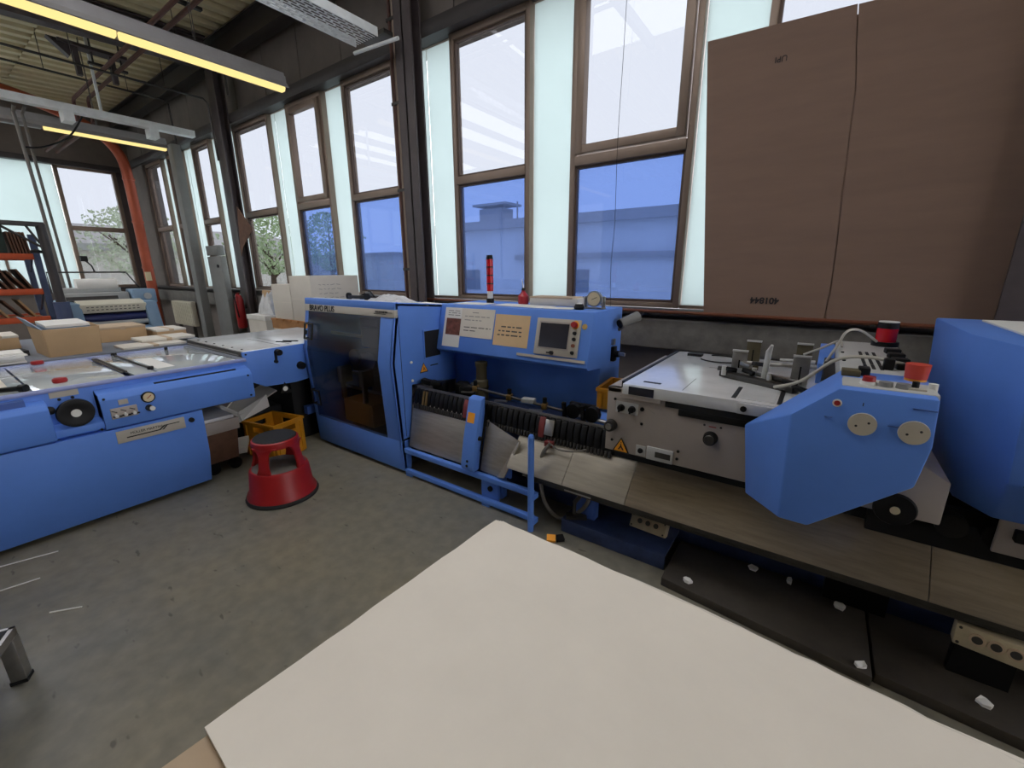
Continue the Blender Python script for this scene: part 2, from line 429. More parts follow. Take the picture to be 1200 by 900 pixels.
def window(x0, x1, lower='glass_blue', casement=False, along='x', xe=0):
    wn[0] += 1
    wdw = T('window_%d' % wn[0], None, None, ((x0+x1)/2, 3.95, Z0), kind=S)
    fw_ = .05
    for s_ in (0, 1):
        a = x0 if s_ == 0 else x1-fw_
        box('jamb', 'alu_frame', wdw, a, a+fw_, 3.87, 3.98, Z0, Z1, .004)
    box('head_rail', 'alu_frame', wdw, x0+fw_, x1-fw_, 3.87, 3.98, Z1-.07, Z1, .004)
    box('bottom_rail', 'alu_frame', wdw, x0+fw_, x1-fw_, 3.87, 3.98, Z0, Z0+.045, .004)
    box('transom', 'alu_frame', wdw, x0+fw_, x1-fw_, 3.86, 3.98, ZR-.06, ZR+.02, .004)
    ins = .05
    if casement:
        bars(MB(), x0+fw_+.012, x1-fw_-.012, ZR+.035, Z1-.08, .07, 3.84, 3.93).build('casement_frame', 'alu_frame', wdw, .004)
        pin = fw_+.08; zt = Z1-.15; zb = ZR+.1
    else:
        bars(MB(), x0+fw_, x1-fw_, ZR+.02, Z1-.07, .022, 3.89, 3.93).build('glazing_bead', 'alu_bead', wdw)
        pin = fw_+.015; zt = Z1-.08; zb = ZR+.03
    box('pane', 'glass_clear', wdw, x0+pin, x1-pin, 3.915, 3.921, zb, zt, smooth=False)
    bars(MB(), x0+fw_, x1-fw_, Z0+.045, ZR-.06, .022, 3.89, 3.93).build('glazing_bead', 'alu_bead', wdw)
    box('pane', lower, wdw, x0+fw_+.015, x1-fw_-.015, 3.915, 3.921, Z0+.05, ZR-.07, smooth=False)
    return wdw
def mint(x0, x1):
    wn[0] += 1
    wdw = T('window_%d' % wn[0], None, None, ((x0+x1)/2, 3.95, Z0), kind=S)
    n = 2 if x1-x0 > .47 else 1
    xm = x0+.11
    if n == 2:
        box('frosted_pane', 'frosted_mint', wdw, x0+.004, xm-.004, 3.94, 3.948, Z0+.01, Z1, smooth=False)
        box('frosted_pane', 'frosted_mint', wdw, xm+.004, x1-.004, 3.945, 3.953, Z0+.01, Z1, smooth=False)
    else:
        box('frosted_pane', 'frosted_mint', wdw, x0+.004, x1-.004, 3.945, 3.953, Z0+.01, Z1, smooth=False)
    box('glazing_channel', 'alu_frame', wdw, x0, x1, 3.92, 3.97, Z0-.005, Z0+.025)
    box('glazing_channel', 'alu_frame', wdw, x0, x1, 3.92, 3.97, Z1-.015, Z1+.01)
# between the columns, from the end wall to the right
window(-13.1, -12.1, 'glass_clear'); mint(-12.1, -11.75); window(-11.75, -10.95, 'glass_clear'); mint(-10.95, -10.42); window(-10.42, -9.62, 'glass_clear'); mint(-9.62, -9.2)
mint(-9.15, -8.62); window(-8.62, -7.42, 'glass_clear'); mint(-7.42, -6.87); window(-6.87, -5.93, casement=True); mint(-5.93, -5.47); window(-5.47, -4.44)
box('trim_8', 'alu_frame', None, -4.44, -4.07, 3.88, 3.99, Z0, Z1, kind=S)
mint(-4.07, -3.55); window(-3.55, -2.54); mint(-2.54, -2.09); window(-2.09, -1.0, casement=True); mint(-1.0, -.57); window(-.57, .42); mint(.42, .8)
mint(.95, 1.45); window(1.45, 2.5); mint(2.5, 3.0); window(3.0, 4.05, casement=True); mint(4.05, 4.5); window(4.5, 5.6)
box('trim_9', 'concrete_wall', None, WX0, -13.1, 3.82, 4.1, Z0, Z1, kind=S)
box('trim_10', 'concrete_wall', None, 5.6, WX1, 3.88, 4.1, Z0, Z1, kind=S)
# end wall
we = T('wall_end', None, None, (WX0, 0, 0), kind=S)
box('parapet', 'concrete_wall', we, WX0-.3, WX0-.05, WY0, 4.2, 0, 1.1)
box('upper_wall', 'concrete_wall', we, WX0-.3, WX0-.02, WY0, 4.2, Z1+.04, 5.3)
box('header_beam', 'steel_paint', we, WX0-.1, WX0+.12, WY0, 3.9, Z1-.06, Z1+.05, .006)
box('window_sill', 'steel_paint', we, WX0-.3, WX0+.05, WY0, 3.9, 1.08, 1.14)
box('corner_pier', 'column_paint', we, WX0-.3, WX0+.02, 3.62, 4.2, 1.1, Z1+.05)
def endwin(y0, y1, frosted=False):
    wn[0] += 1
    wdw = T('window_%d' % wn[0], None, None, (WX0, (y0+y1)/2, 1.14), kind=S)
    if frosted:
        box('frosted_pane', 'frosted_mint', wdw, WX0-.06, WX0-.052, y0+.01, y1-.01, 1.14, Z1, smooth=False)
        box('jamb', 'alu_frame', wdw, WX0-.08, WX0, y0-.01, y0+.03, 1.14, Z1)
        return
    b = .07
    for a in (y0, y1-b): box('jamb', 'alu_frame', wdw, WX0-.1, WX0, a, a+b, 1.14, Z1, .004)
    for a, c in ((1.14, 1.2), (2.44, 2.54), (Z1-.1, Z1)): box('rail', 'alu_frame', wdw, WX0-.1, WX0, y0+b, y1-b, a, c, .004)
    for a, c in ((1.2, 2.44), (2.54, Z1-.1)): box('pane', 'glass_clear', wdw, WX0-.05, WX0-.044, y0+b, y1-b, a, c, smooth=False)
endwin(2.55, 3.62); endwin(1.45, 2.55, True); endwin(.3, 1.45, True); endwin(-.75, .3); endwin(-1.9, -.75, True); endwin(-3.0, -1.9, True); endwin(-4.1, -3.0); endwin(-5.2, -4.1, True); endwin(-6.3, -5.2, True); endwin(-7.4, -6.3)
box('trim_11', 'concrete_wall', None, WX0-.3, WX0-.02, WY0, -7.4, 1.1, Z1+.04, kind=S)
# the far sides of the hall, unseen: windows sized and placed for their light
wf = T('wall_front', None, None, (-4, WY0, 0), kind=S)
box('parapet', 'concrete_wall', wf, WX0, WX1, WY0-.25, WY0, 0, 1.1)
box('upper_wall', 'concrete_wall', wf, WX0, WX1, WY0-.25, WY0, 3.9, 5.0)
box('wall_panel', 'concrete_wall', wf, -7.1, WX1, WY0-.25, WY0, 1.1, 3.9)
wr = T('wall_right', None, None, (WX1, -2, 0), kind=S)
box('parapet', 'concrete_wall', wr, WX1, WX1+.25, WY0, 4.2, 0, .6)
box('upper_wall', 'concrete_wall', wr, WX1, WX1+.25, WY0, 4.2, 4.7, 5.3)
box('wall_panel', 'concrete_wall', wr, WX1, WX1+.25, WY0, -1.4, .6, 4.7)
for i in range(4):
    wn[0] += 1; y_ = -1.4+i*1.32
    wdw = T('window_%d' % wn[0], None, None, (WX1, y_+.66, .6), kind=S)
    box('mullion', 'alu_frame', wdw, WX1, WX1+.1, y_, y_+.05, .6, 4.7)
    box('pane', 'glass_bright', wdw, WX1+.04, WX1+.046, y_+.05, y_+1.32, .6, 4.7, smooth=False)
x = WX0
while x < -7.2:
    x2 = min(x+2.4, -7.1); wn[0] += 1
    wdw = T('window_%d' % wn[0], None, None, ((x+x2)/2, WY0, 1.1), kind=S)
    box('mullion', 'alu_frame', wdw, x, x+.08, WY0-.1, WY0, 1.1, 3.9)
    box('pane', 'glass_clear', wdw, x+.08, x2, WY0-.05, WY0-.044, 1.1, 3.9, smooth=False)
    x = x2

# ------------------------------------------------------------------ outside
box('ground', 'pale_ground', None, -70, 40, -40, 70, -.5, -.15, kind=S)
nb = T('neighbouring_building', 'long low grey building with flat roof seen through blue window film', 'building', (-4, 18, -.15))
box('wall', 'render_grey', nb, -19, 22, 18, 30, -.15, 3.5)
box('roof_fascia', 'roof_trim', nb, -19.3, 22.3, 17.6, 30, 3.45, 3.85)
box('wall_ledge', 'roof_trim', nb, -12.5, 22, 17.75, 18, 1.95, 2.2)
for wx in (-16.5, -10.2, -4.0, 2.0): box('window', 'table_grey', nb, wx, wx+1.6, 17.95, 18.02, .5, 1.5)
ch = T('roof_ventilator', 'boxy ventilator with raised cap on flat grey roof', 'ventilator', (-14.3, 18.6, 3.85))
box('housing', 'roof_trim', ch, -15.0, -13.6, 18.2, 19.2, 3.85, 4.5)
box('cap', 'roof_trim', ch, -15.3, -13.2, 18.0, 19.4, 4.62, 4.72)
for a in (-14.9, -13.7): box('cap_post', 'roof_trim', ch, a-.05, a+.05, 18.5, 18.6, 4.5, 4.62)
MB().cyl((-12.9, 18.6, 3.85), (-12.9, 18.6, 4.75), .04).build('pipe', 'roof_trim', ch)
wb2 = T('white_building', 'pale rendered building with grey roof beyond the trees', 'building', (-30, 9, -.15))
box('wall', 'render_white', wb2, -34, -26, -14, 14.5, -.15, 2.4)
MB().prism([(-14.3, 2.4), (14.8, 2.4), (14.8, 2.7), (-14.3, 2.7)], 'x', -34.3, -25.7).build('roof', 'press_grey', wb2)
MB().prism([(-34.3, 2.7), (-25.7, 2.7), (-30, 3.8)], 'y', -14.3, 14.8).build('roof_ridge', 'roof_trim', wb2)
wb3 = T('white_shed', 'white rendered shed wall outside the clear window pane', 'shed', (-26, 15, -.15))
box('wall', 'render_white', wb3, -34, -20.0, 16.5, 24, -.15, 2.3)
box('roof', 'roof_trim', wb3, -34.2, -19.8, 16.3, 24.2, 2.3, 2.5)
def tree(x, y, h, r, label, m, seed):
    random.seed(seed)
    t = T('tree', label, 'tree', (x, y, -.15), 'trees outside the hall')
    MB().cyl((x, y, -.15), (x+.1, y, h*.55), .16, .08, 8).build('trunk', 'bark', t)
    br = MB()
    for i in range(7):
        a = random.random()*6.28; br.cyl((x+.08, y, h*(.3+.04*i)), (x+math.cos(a)*r*.7, y+math.sin(a)*r*.7, h*(.55+.05*i)), .05, .015, 6)
    br.build('branches', 'bark', t)
    mb = MB()
    for i in range(2200):
        a = random.random()*6.28; b = random.uniform(-1, 1); q = r*random.random()**.4
        cz = h*.68+b*h*.33
        rr = q*math.sqrt(max(0, 1-b*b))*(1+.25*math.sin(a*3+seed)+.15*math.sin(b*9))
        p = Vector((x+math.cos(a)*rr, y+math.sin(a)*rr, cz)); s_ = random.uniform(.04, .1)
        u = Vector((random.uniform(-1, 1), random.uniform(-1, 1), random.uniform(-1, 1))).normalized()
        v = u.orthogonal().normalized()
        mb.face(mb.verts([p-u*s_, p+v*s_*.6, p+u*s_, p-v*s_*.6]))
    mb.build('foliage', m, t, smooth=False, kind='stuff')
tree(-20.5, 10.0, 3.9, 1.5, 'leafy tree standing outside the hall near the white shed', 'leaf', 1)
tree(-22.6, 5.9, 3.9, 1.7, 'pale green tree outside the far end window', 'leaf_pale', 2)
tree(-22.6, 1.9, 3.7, 1.5, 'thin pale tree outside the end wall glazing', 'leaf_pale', 3)
tree(-21.8, 13.8, 4.4, 1.5, 'dark leafy tree beyond the white shed roof', 'leaf', 4)
random.seed(11)

# ------------------------------------------------------------------ overhead services
def lamp(x, y0, y1, z, label, lit0=None):
    t = T('ceiling_lamp', label, 'ceiling lamp', (x, y1, z), 'long fluorescent ceiling lamps')
    L_ = 1.55; y = y1; k = 0
    MB().prism([(x-.055, z+.13), (x-.06, z+.06), (x-.115, z+.0), (x-.1, z-.005), (x-.04, z+.04), (x+.04, z+.04), (x+.1, z-.005), (x+.115, z), (x+.06, z+.06), (x+.055, z+.13)], 'y', y0, y1).build('reflector', 'lamp_body', t, smooth=False)
    MB().box(x-.03, x+.03, y0, y1, z+.13, z+.17).build('trunking', 'lamp_body', t)
    while y > y0+.2:
        ya = max(y-L_, y0)
        m = 'tube_light' if (lit0 is None or ya > lit0) else 'lamp_body'
        MB().prism([(x-.05, z+.035), (x-.055, z-.0), (x-.035, z-.03), (x+.035, z-.03), (x+.055, z), (x+.05, z+.035)], 'y', ya+.02, y-.015).build('light_tube', m, t)
        y = ya
    for yy in (y0+.4, (y0+y1)/2, y1-.9):
        for d in (-.02, .02): MB().cyl((x+d, yy, z+.17), (x+d, yy, roofz(yy)), .004, n=6).build('hanger_wire', 'steel_dark', t)
lamp(-5.66, -5.2, 3.22, 3.62, 'long fluorescent lamp with yellow lit tube beside the galvanised cable tray')
lamp(-9.95, -5.2, 3.32, 3.62, 'long fluorescent lamp near the copper duct at the end wall', 1.7)
lamp(-1.3, -5.2, 2.2, 3.62, 'added long fluorescent lamp, unseen, over the blue stitching line')  # this lamp and the next are out of view, added to give light
lamp(2.8, -5.2, 2.2, 3.62, 'added long fluorescent lamp, unseen, over the right end of the hall')
# plain galvanised tray
ct = T('cable_tray', 'slim galvanised cable rail with conduit drop above the press', 'cable tray', (-9.35, 3.5, 3.8))
MB().prism([(-9.42, 3.76), (-9.28, 3.76), (-9.28, 3.86), (-9.29, 3.86), (-9.29, 3.77), (-9.41, 3.77), (-9.41, 3.86), (-9.42, 3.86)], 'y', -5.2, 3.56).build('tray', 'tray_galv', ct, smooth=False)
for yy in (1.9, 2.9): box('bracket', 'tray_galv', ct, -9.46, -9.24, yy, yy+.12, 3.62, 3.76)
for yy in (-2.5, .6, 2.35): MB().box(-9.37, -9.33, yy, yy+.03, 3.86, roofz(yy)-.02).build('hanger', 'tray_galv', ct)
# wide perforated tray near the first column
pt = T('perforated_tray', 'wide perforated galvanised cable tray ending beside the dark column', 'cable tray', (-4.2, 3.3, 3.8))
def perf():
    mb = MB(); x0, x1, y0, y1, z = -4.40, -4.06, -4.0, 3.36, 3.80
    nx = 9; pit_ = (x1-x0)/nx
    for i in range(nx+1):
        xx = x0+i*pit_; mb.box(xx-.006, xx+.006, y0, y1, z, z+.003)
    ny = int((y1-y0)/.055)
    for j in range(ny):
        yy = y0+j*.055
        for i in range(nx):
            if (i+j) % 2: mb.box(x0+i*pit_, x0+(i+1)*pit_, yy, yy+.022, z, z+.003)
    return mb
perf().build('perforated_base', 'tray_galv', pt, smooth=False)
for a in (-4.41, -4.05): box('side_rail', 'tray_galv', pt, a-.004, a+.008, -4.0, 3.36, 3.79, 3.87)
MB().cyl((-4.5, 3.40, 3.77), (-3.9, 3.5, 3.79), .018, n=10).build('cross_bar', 'tray_galv', pt)
box('bracket', 'steel_dark', pt, -4.36, -4.0, 3.4, 3.52, 3.83, 3.87)
for yy in (-2, 1.0): MB().box(-4.24, -4.20, yy, yy+.03, 3.87, roofz(yy)-.43).build('hanger', 'tray_galv', pt)
# heating pipes under the roof
hp = T('heating_pipes', 'pair of brown heating pipes running below the roof deck', 'pipes', (-8, 2.6, 4.4))
for (yy, xb) in ((2.45, -11.0), (2.60, -10.8)):
    MB().tube([(6, yy, 4.4), (xb, yy, 4.4), (xb-.06, yy, 4.36), (xb-.06, yy, 4.05), (xb-.12, yy, 4.0), (-13.9, yy, 4.0)], .026).build('pipe', 'rust_pipe', hp)
for xx in (-9.2, -6.4, -3.6):
    box('pipe_bracket', 'steel_dark', hp, xx-.03, xx+.03, 2.3, 2.75, 4.44, 4.47)
    for yy in (2.36, 2.69): MB().cyl((xx, yy, 4.46), (xx, yy, roofz(yy)), .012, n=6).build('hanger_rod', 'steel_dark', hp)
dh = T('duct_hanger', 'dark steel hanger frame fixed below the cross beam', 'hanger', (-9.2, 2.4, 4.4))
for yy in (2.15, 2.55): box('hanger_post', 'column_paint', dh, -9.24, -9.16, yy, yy+.06, 4.25, 4.62)
box('hanger_plate', 'column_paint', dh, -9.3, -9.1, 2.0, 2.75, 4.6, 4.64)
MB().prism([(1.9, 4.64), (2.1, 4.45), (2.2, 4.64)], 'x', -9.26, -9.14).build('gusset', 'column_paint', dh)
for i, (xx, zz, ya) in enumerate(((-7.9, 4.62, -3.5), (-10.2, 4.5, -2.0), (-8.6, 4.2, 1.2))):
    sp = T('ceiling_pipe', ['slim dark pipe on rod hangers under the roof deck', 'slim dark pipe crossing the roof deck beyond the beam', 'dark conduit bending down beside the second column'][i], 'pipe', (xx, 0, zz), 'slim pipes below the roof')
    MB().tube([(xx, ya, zz), (xx, 3.5, zz), (xx, 3.56, zz-.05), (xx, 3.58, zz-.9 if i else zz-.5)], .016).build('pipe', 'steel_dark', sp)
    for yy in (.5, 2.0, 3.0):
        if yy > ya: MB().cyl((xx, yy, zz), (xx, yy, roofz(yy)), .005, n=6).build('hanger_rod', 'steel_dark', sp)
# copper coloured duct in the corner
cd = T('copper_duct', 'copper coloured duct dropping down in the far corner of the hall', 'duct', (-13.0, 3.5, 0))
MB().tube(spline([(-12.6, 1.6, 4.75), (-12.7, 2.4, 4.6), (-12.9, 3.1, 4.35), (-13.0, 3.45, 3.95), (-13.0, 3.5, 3.3)], 5)+[(-13.0, 3.5, .05)], .1, 14).build('duct_tube', 'copper_duct', cd)
for zz in (1.6, 2.6, 3.5): MB().lathe([(.1, -.02), (.112, -.02), (.112, .02), (.1, .02)], (-13.0, 3.5, zz), 18).build('collar', 'copper_duct', cd)
box('label_plate', 'dial', cd, -12.93, -12.88, 3.40, 3.5, 1.3, 1.5)
# conduit drop
cdp = T('conduit_drop', 'grey power conduit dropping from the cable rail to the rack', 'conduit', (-9.35, 1.5, 1.0))
MB().tube([(-9.45, 1.46, 3.74), (-9.68, 1.47, 3.70), (-9.68, 1.49, 2.6), (-9.68, 1.52, .0)], .022).build('conduit', 'cable_grey', cdp)
MB().tube([(-9.45, 1.56, 3.74), (-9.72, 1.56, 3.70), (-9.72, 1.6, .0)], .018).build('conduit', 'cable_grey', cdp)
hc = MB().tube(spline([(-9.68, 1.49, 3.25), (-9.7, 1.7, 3.3), (-9.7, 2.0, 3.5), (-9.45, 2.15, 3.76)]), .012).build('hanging_cable', 'black', None, label='thin black cable looping from the conduit to the rail', cat='cable')
# column pipes and the corner of the second bay
cp = T('riser_pipes', 'bundle of thin riser pipes beside the dark first column', 'pipes', (-4.5, 3.7, 0))
for xx, m_, r_ in ((-4.25, 'rust_pipe', .018), (-4.19, 'alu_frame', .014), (-4.13, 'rust_pipe', .014)):
    MB().cyl((xx, 3.70, .0), (xx, 3.70, 4.69), r_, n=10).build('pipe', m_, cp)
for zz in (1.5, 2.4, 3.3, 4.1): box('pipe_clamp', 'steel_dark', cp, -4.285, -4.08, 3.68, 3.71, zz, zz+.03)
gp = T('grey_post', 'grey square steel post standing in front of the far windows', 'post', (-10.0, 3.55, 0))
box('post', 'post_grey', gp, -10.22, -10.0, 3.42, 3.56, 0, 3.75, .008)
box('base_plate', 'post_grey', gp, -10.28, -9.94, 3.36, 3.62, 0, .02)
jb = T('service_panel', 'tall grey sheet metal panel with a box on top below the sill', 'panel', (-9.62, 3.62, 0))
box('panel', 'post_grey', jb, -9.93, -9.34, 3.64, 3.74, 0, 1.78, .008)
box('top_box', 'post_grey', jb, -9.93, -9.4, 3.64, 3.75, 1.8, 1.98, .008)
MB().lathe([(.0, 0), (.03, 0), (.03, .02), (.0, .02)], (-9.5, 3.625, 1.6), 12, 'y').build('lock', 'black', jb)
fe = T('fire_extinguisher', 'red fire extinguisher hanging on the second column', 'extinguisher', (-8.78, 3.5, .5))
MB().lathe([(.0, .5), (.06, .5), (.075, .53), (.075, 1.0), (.05, 1.08), (.025, 1.1), (.025, 1.13), (0, 1.13)], (-8.53, 3.50, 0), 16).build('cylinder', 'red', fe)
MB().cbox((-8.53, 3.48, 1.16), (.03, .12, .03)).build('handle', 'black', fe)
MB().tube(spline([(-8.53, 3.46, 1.13), (-8.46, 3.41, 1.05), (-8.45, 3.43, .7)]), .012).build('hose', 'black', fe)
box('wall_bracket', 'steel_dark', fe, -8.58, -8.48, 3.57, 3.6, .85, .92)
rd = T('radiator', 'cream panel radiator below the far windows', 'radiator', (-11.7, 3.6, .3))
box('panel', 'radiator', rd, -12.35, -11.2, 3.62, 3.72, .32, .86, .012)
for i in range(12): box('rib', 'radiator', rd, -12.31+i*.095, -12.26+i*.095, 3.608, 3.622, .35, .83)
for a in (-12.2, -11.4): box('foot', 'steel_dark', rd, a, a+.05, 3.64, 3.7, 0, .32)
bb = T('brown_board', 'small brown cardboard piece hung cornerwise on the second column', 'board', (-8.3, 3.45, 1.7))
MB().slab([(-8.22, 3.595, 2.55), (-8.36, 3.60, 1.76), (-8.2, 3.58, 1.9), (-7.72, 3.56, 2.16)], .012).build('board', 'board_brown', bb)

MB().tube(spline([(-1.60, 3.835, 3.86), (-1.605, 3.835, 3.2), (-1.615, 3.835, 2.55), (-1.60, 3.83, 1.9), (-1.615, 3.83, 1.55), (-1.60, 3.83, 1.17)], 5), .002, 6).build('hanging_wire', 'black', None, label='thin dark wire hanging down in front of the casement window', cat='wire')

# ------------------------------------------------------------------ big cardboard sheet in front of the window
cbs = T('cardboard_sheet', 'huge brown cardboard sheet standing on the sill against the window', 'cardboard', (0, 3.72, 1.14))
def slit(pts, wd):
    return [(p[0]-wd, p[1]) for p in pts]+[(p[0]+wd, p[1]) for p in reversed(pts)]
top_slit = [(-.077, 3.03), (-.05, 2.8), (-.016, 2.575)]
bot_slit = [(.034, 1.13), (.042, 1.35), (.03, 1.65), (.015, 1.91)]
lft = [(-.922, 3.055), (-.752, 1.135)]+[(p[0]-.003, p[1]) for p in bot_slit]+[(p[0]-.003, p[1]) for p in reversed(top_slit)]
rgt = [(p[0]+.003, p[1]) for p in bot_slit[::-1]]+[(1.34, 1.12), (1.36, 2.98)]+[(p[0]+.003, p[1]-.004) for p in top_slit]
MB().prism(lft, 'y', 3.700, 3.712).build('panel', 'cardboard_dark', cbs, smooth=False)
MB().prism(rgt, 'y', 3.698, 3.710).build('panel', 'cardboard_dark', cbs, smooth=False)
MB().prism([(-.3, 1.14), (.3, 1.14), (.3, 2.98), (-.3, 2.98)], 'y', 3.716, 3.726).build('slit_backing', 'cardboard_dark', cbs, smooth=False)  # strip added behind the slits to keep window light out
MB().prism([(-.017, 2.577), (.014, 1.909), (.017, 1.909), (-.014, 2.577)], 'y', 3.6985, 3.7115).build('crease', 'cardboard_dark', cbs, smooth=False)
text('401844', .062, (-.25, 3.698, 1.29), (-1, 0, 0), (0, 0, -1), 'ink', cbs, 'stamped_number', bold=.002)
text('UPI', .05, (-.41, 3.698, 2.85), (-1, 0, 0), (0, 0, -1), 'ink', cbs, 'stamped_mark')
wp = T('wall_pipe', 'copper heating pipe running along the window sill', 'pipe', (-2, 3.72, 1.17))
MB().cyl((-4.1, 3.70, 1.165), (2.5, 3.70, 1.135), .014, n=10).build('pipe', 'copper_pipe', wp)
for xx in (-3.0, -1.25, .3): box('pipe_clip', 'steel_dark', wp, xx-.012, xx+.012, 3.69, 3.80, 1.12, 1.15)

# ------------------------------------------------------------------ stitching unit with the smoked glass hood
NOR = (0, -1, 0)
hd = T('stitching_unit', 'blue stitching unit with smoked glass hood and lettered beige band', 'machine', (-2.95, 2.35, 0))
HP = [(1.93, .03), (1.885, .866), (1.945, 1.19), (1.955, 1.285)]
HX0, HX1 = -3.52, -2.38
def hy(z):
    for (a, b), (c, d) in zip(HP, HP[1:]):
        if z <= d: return a+(c-a)*(z-b)/(d-b)
    return HP[-1][0]
sp_ = [(1.93, .03), (1.885, .866), (1.945, 1.19), (1.955, 1.285), (2.80, 1.215), (2.80, .60), (2.06, .68), (2.02, .30), (2.0, .03)]
side = MB().prism(sp_, 'x', HX1-.03, HX1).build('side_panel', 'blue', hd, .006)
MB().prism([(1.93, .03), (1.885, .866), (1.945, 1.19), (1.955, 1.285), (2.80, 1.215), (2.80, .03)], 'x', HX0, HX0+.03).build('side_panel', 'blue', hd, .006)
MB().prism([(1.957, 1.262), (1.958, 1.285), (2.80, 1.215), (2.80, 1.19)], 'x', HX0, HX1).build('top_cover', 'blue', hd, .004)
box('back_panel', 'machine_grey', hd, HX0+.03, HX1-.03, 2.77, 2.80, .05, 1.19)
box('floor_pan', 'steel_dark', hd, HX0+.03, HX1-.03, 1.98, 2.77, .05, .09)
def front_strip(x0, x1, z0, z1, t, name, m, out=0, bev=.003):
    zs = [z0]+[z for _, z in HP if z0 < z < z1]+[z1]
    poly = [(hy(z)-out, z) for z in zs]+[(hy(z)-out+t, z) for z in reversed(zs)]
    return MB().prism(poly, 'x', x0, x1).build(name, m, hd, bev)
front_strip(HX0, HX1, .03, .272, .03, 'front_apron', 'blue')
front_strip(-2.535, HX1, .272, 1.185, .03, 'front_frame', 'blue')
front_strip(HX0, -3.465, .272, 1.185, .03, 'front_frame', 'blue')
front_strip(HX0, HX1, 1.235, 1.285, .03, 'top_lip', 'blue', .004)
bd = front_strip(HX0-.003, HX1+.003, 1.182, 1.236, .03, 'name_band', 'band_beige', .006)
pn = front_strip(-3.465, -2.535, .866, 1.182, .006, 'hood_pane', 'smoked', .002, 0)
pn2 = front_strip(-3.465, -2.535, .272, .866, .006, 'hood_pane', 'smoked', .002, 0)
text('BRAVO PLUS', .062, (-3.445, hy(1.2)-.0085, 1.189), (1, 0, 0), (0, .1, 1), 'ink', bd, 'lettering', bold=.0011)
text('MÜLLER MARTINI', .017, (-2.585, hy(1.21)-.008, 1.2115), (1, 0, 0), (0, .1, 1), 'ink', bd, 'maker_lettering')
MB().box(-2.60, -2.47, hy(1.2)-.009, hy(1.2)-.006, 1.202, 1.206).box(-2.47, -2.40, hy(1.2)-.009, hy(1.2)-.006, 1.214, 1.217).build('maker_stroke', 'ink', bd)
def handle(z):
    x0, x1, h = -3.462, -3.35, .062
    f = lambda zz: hy(zz)-.03
    mb = MB().tube([(x0, f(z+h), z+h), (x1, f(z+h), z+h), (x1, f(z-h), z-h), (x0, f(z-h), z-h), (x0, f(z+h), z+h)], .008, 8)
    for zz in (z+h, z-h): mb.cyl((x0, f(zz), zz), (x0, hy(zz)+.003, zz), .007, n=8)
    mb.build('handle', 'black', hd)
handle(1.02); handle(.455)
box('warning_sticker', 'yellow_sign', hd, -3.505, -3.475, hy(1.05)-.003, hy(1.05)+.01, 1.03, 1.075)
box('warning_sticker', 'ink', hd, -3.505, -3.475, hy(1.0)-.003, hy(1.0)+.01, .985, 1.02)
box('warning_sticker', 'paper', hd, -3.505, -3.475, hy(.95)-.003, hy(.95)+.01, .935, .975)
# what shows through the smoked panes
for i, (a, b, c, d, e, f, m_) in enumerate(((-3.42, -2.6, 2.45, 2.75, .1, .62, 'machine_grey'), (-3.4, -2.9, 2.25, 2.5, .62, .8, 'machine_grey'), (-2.86, -2.62, 2.2, 2.55, .5, 1.0, 'machine_grey'), (-3.3, -3.05, 2.3, 2.6, .85, 1.1, 'head_grey'), (-3.0, -2.7, 2.1, 2.2, .9, 1.06, 'press_grey'))):
    box('inner_housing', m_, hd, a, b, c, d, e, f, .01)
for x_ in (-3.2, -2.98): MB().lathe([(.0, 0), (.07, 0), (.07, .03), (.02, .035), (.02, .06), (0, .06)], (x_, 2.14, .78), 20, 'y').build('inner_wheel', 'steel', hd)
for z_, y_ in ((.98, 2.12), (.62, 2.2), (.5, 2.16)): MB().cyl((-3.45, y_, z_), (-2.5, y_, z_), .014, n=10).build('inner_rod', 'steel', hd)
for x_ in (-3.3, -3.0, -2.72, -2.58): MB().box(x_-.03, x_+.03, 2.05, 2.16, .56, .70).box(x_-.015, x_+.015, 2.06, 2.1, .42, .56).build('stitching_head', 'brass' if x_ > -2.8 else 'steel', hd, .006)
MB().cyl((-2.66, 2.1, .1), (-2.66, 2.1, .56), .02).build('inner_column', 'steel', hd)
box('inner_tray', 'cardboard', hd, -3.35, -2.95, 2.1, 2.4, .2, .4)
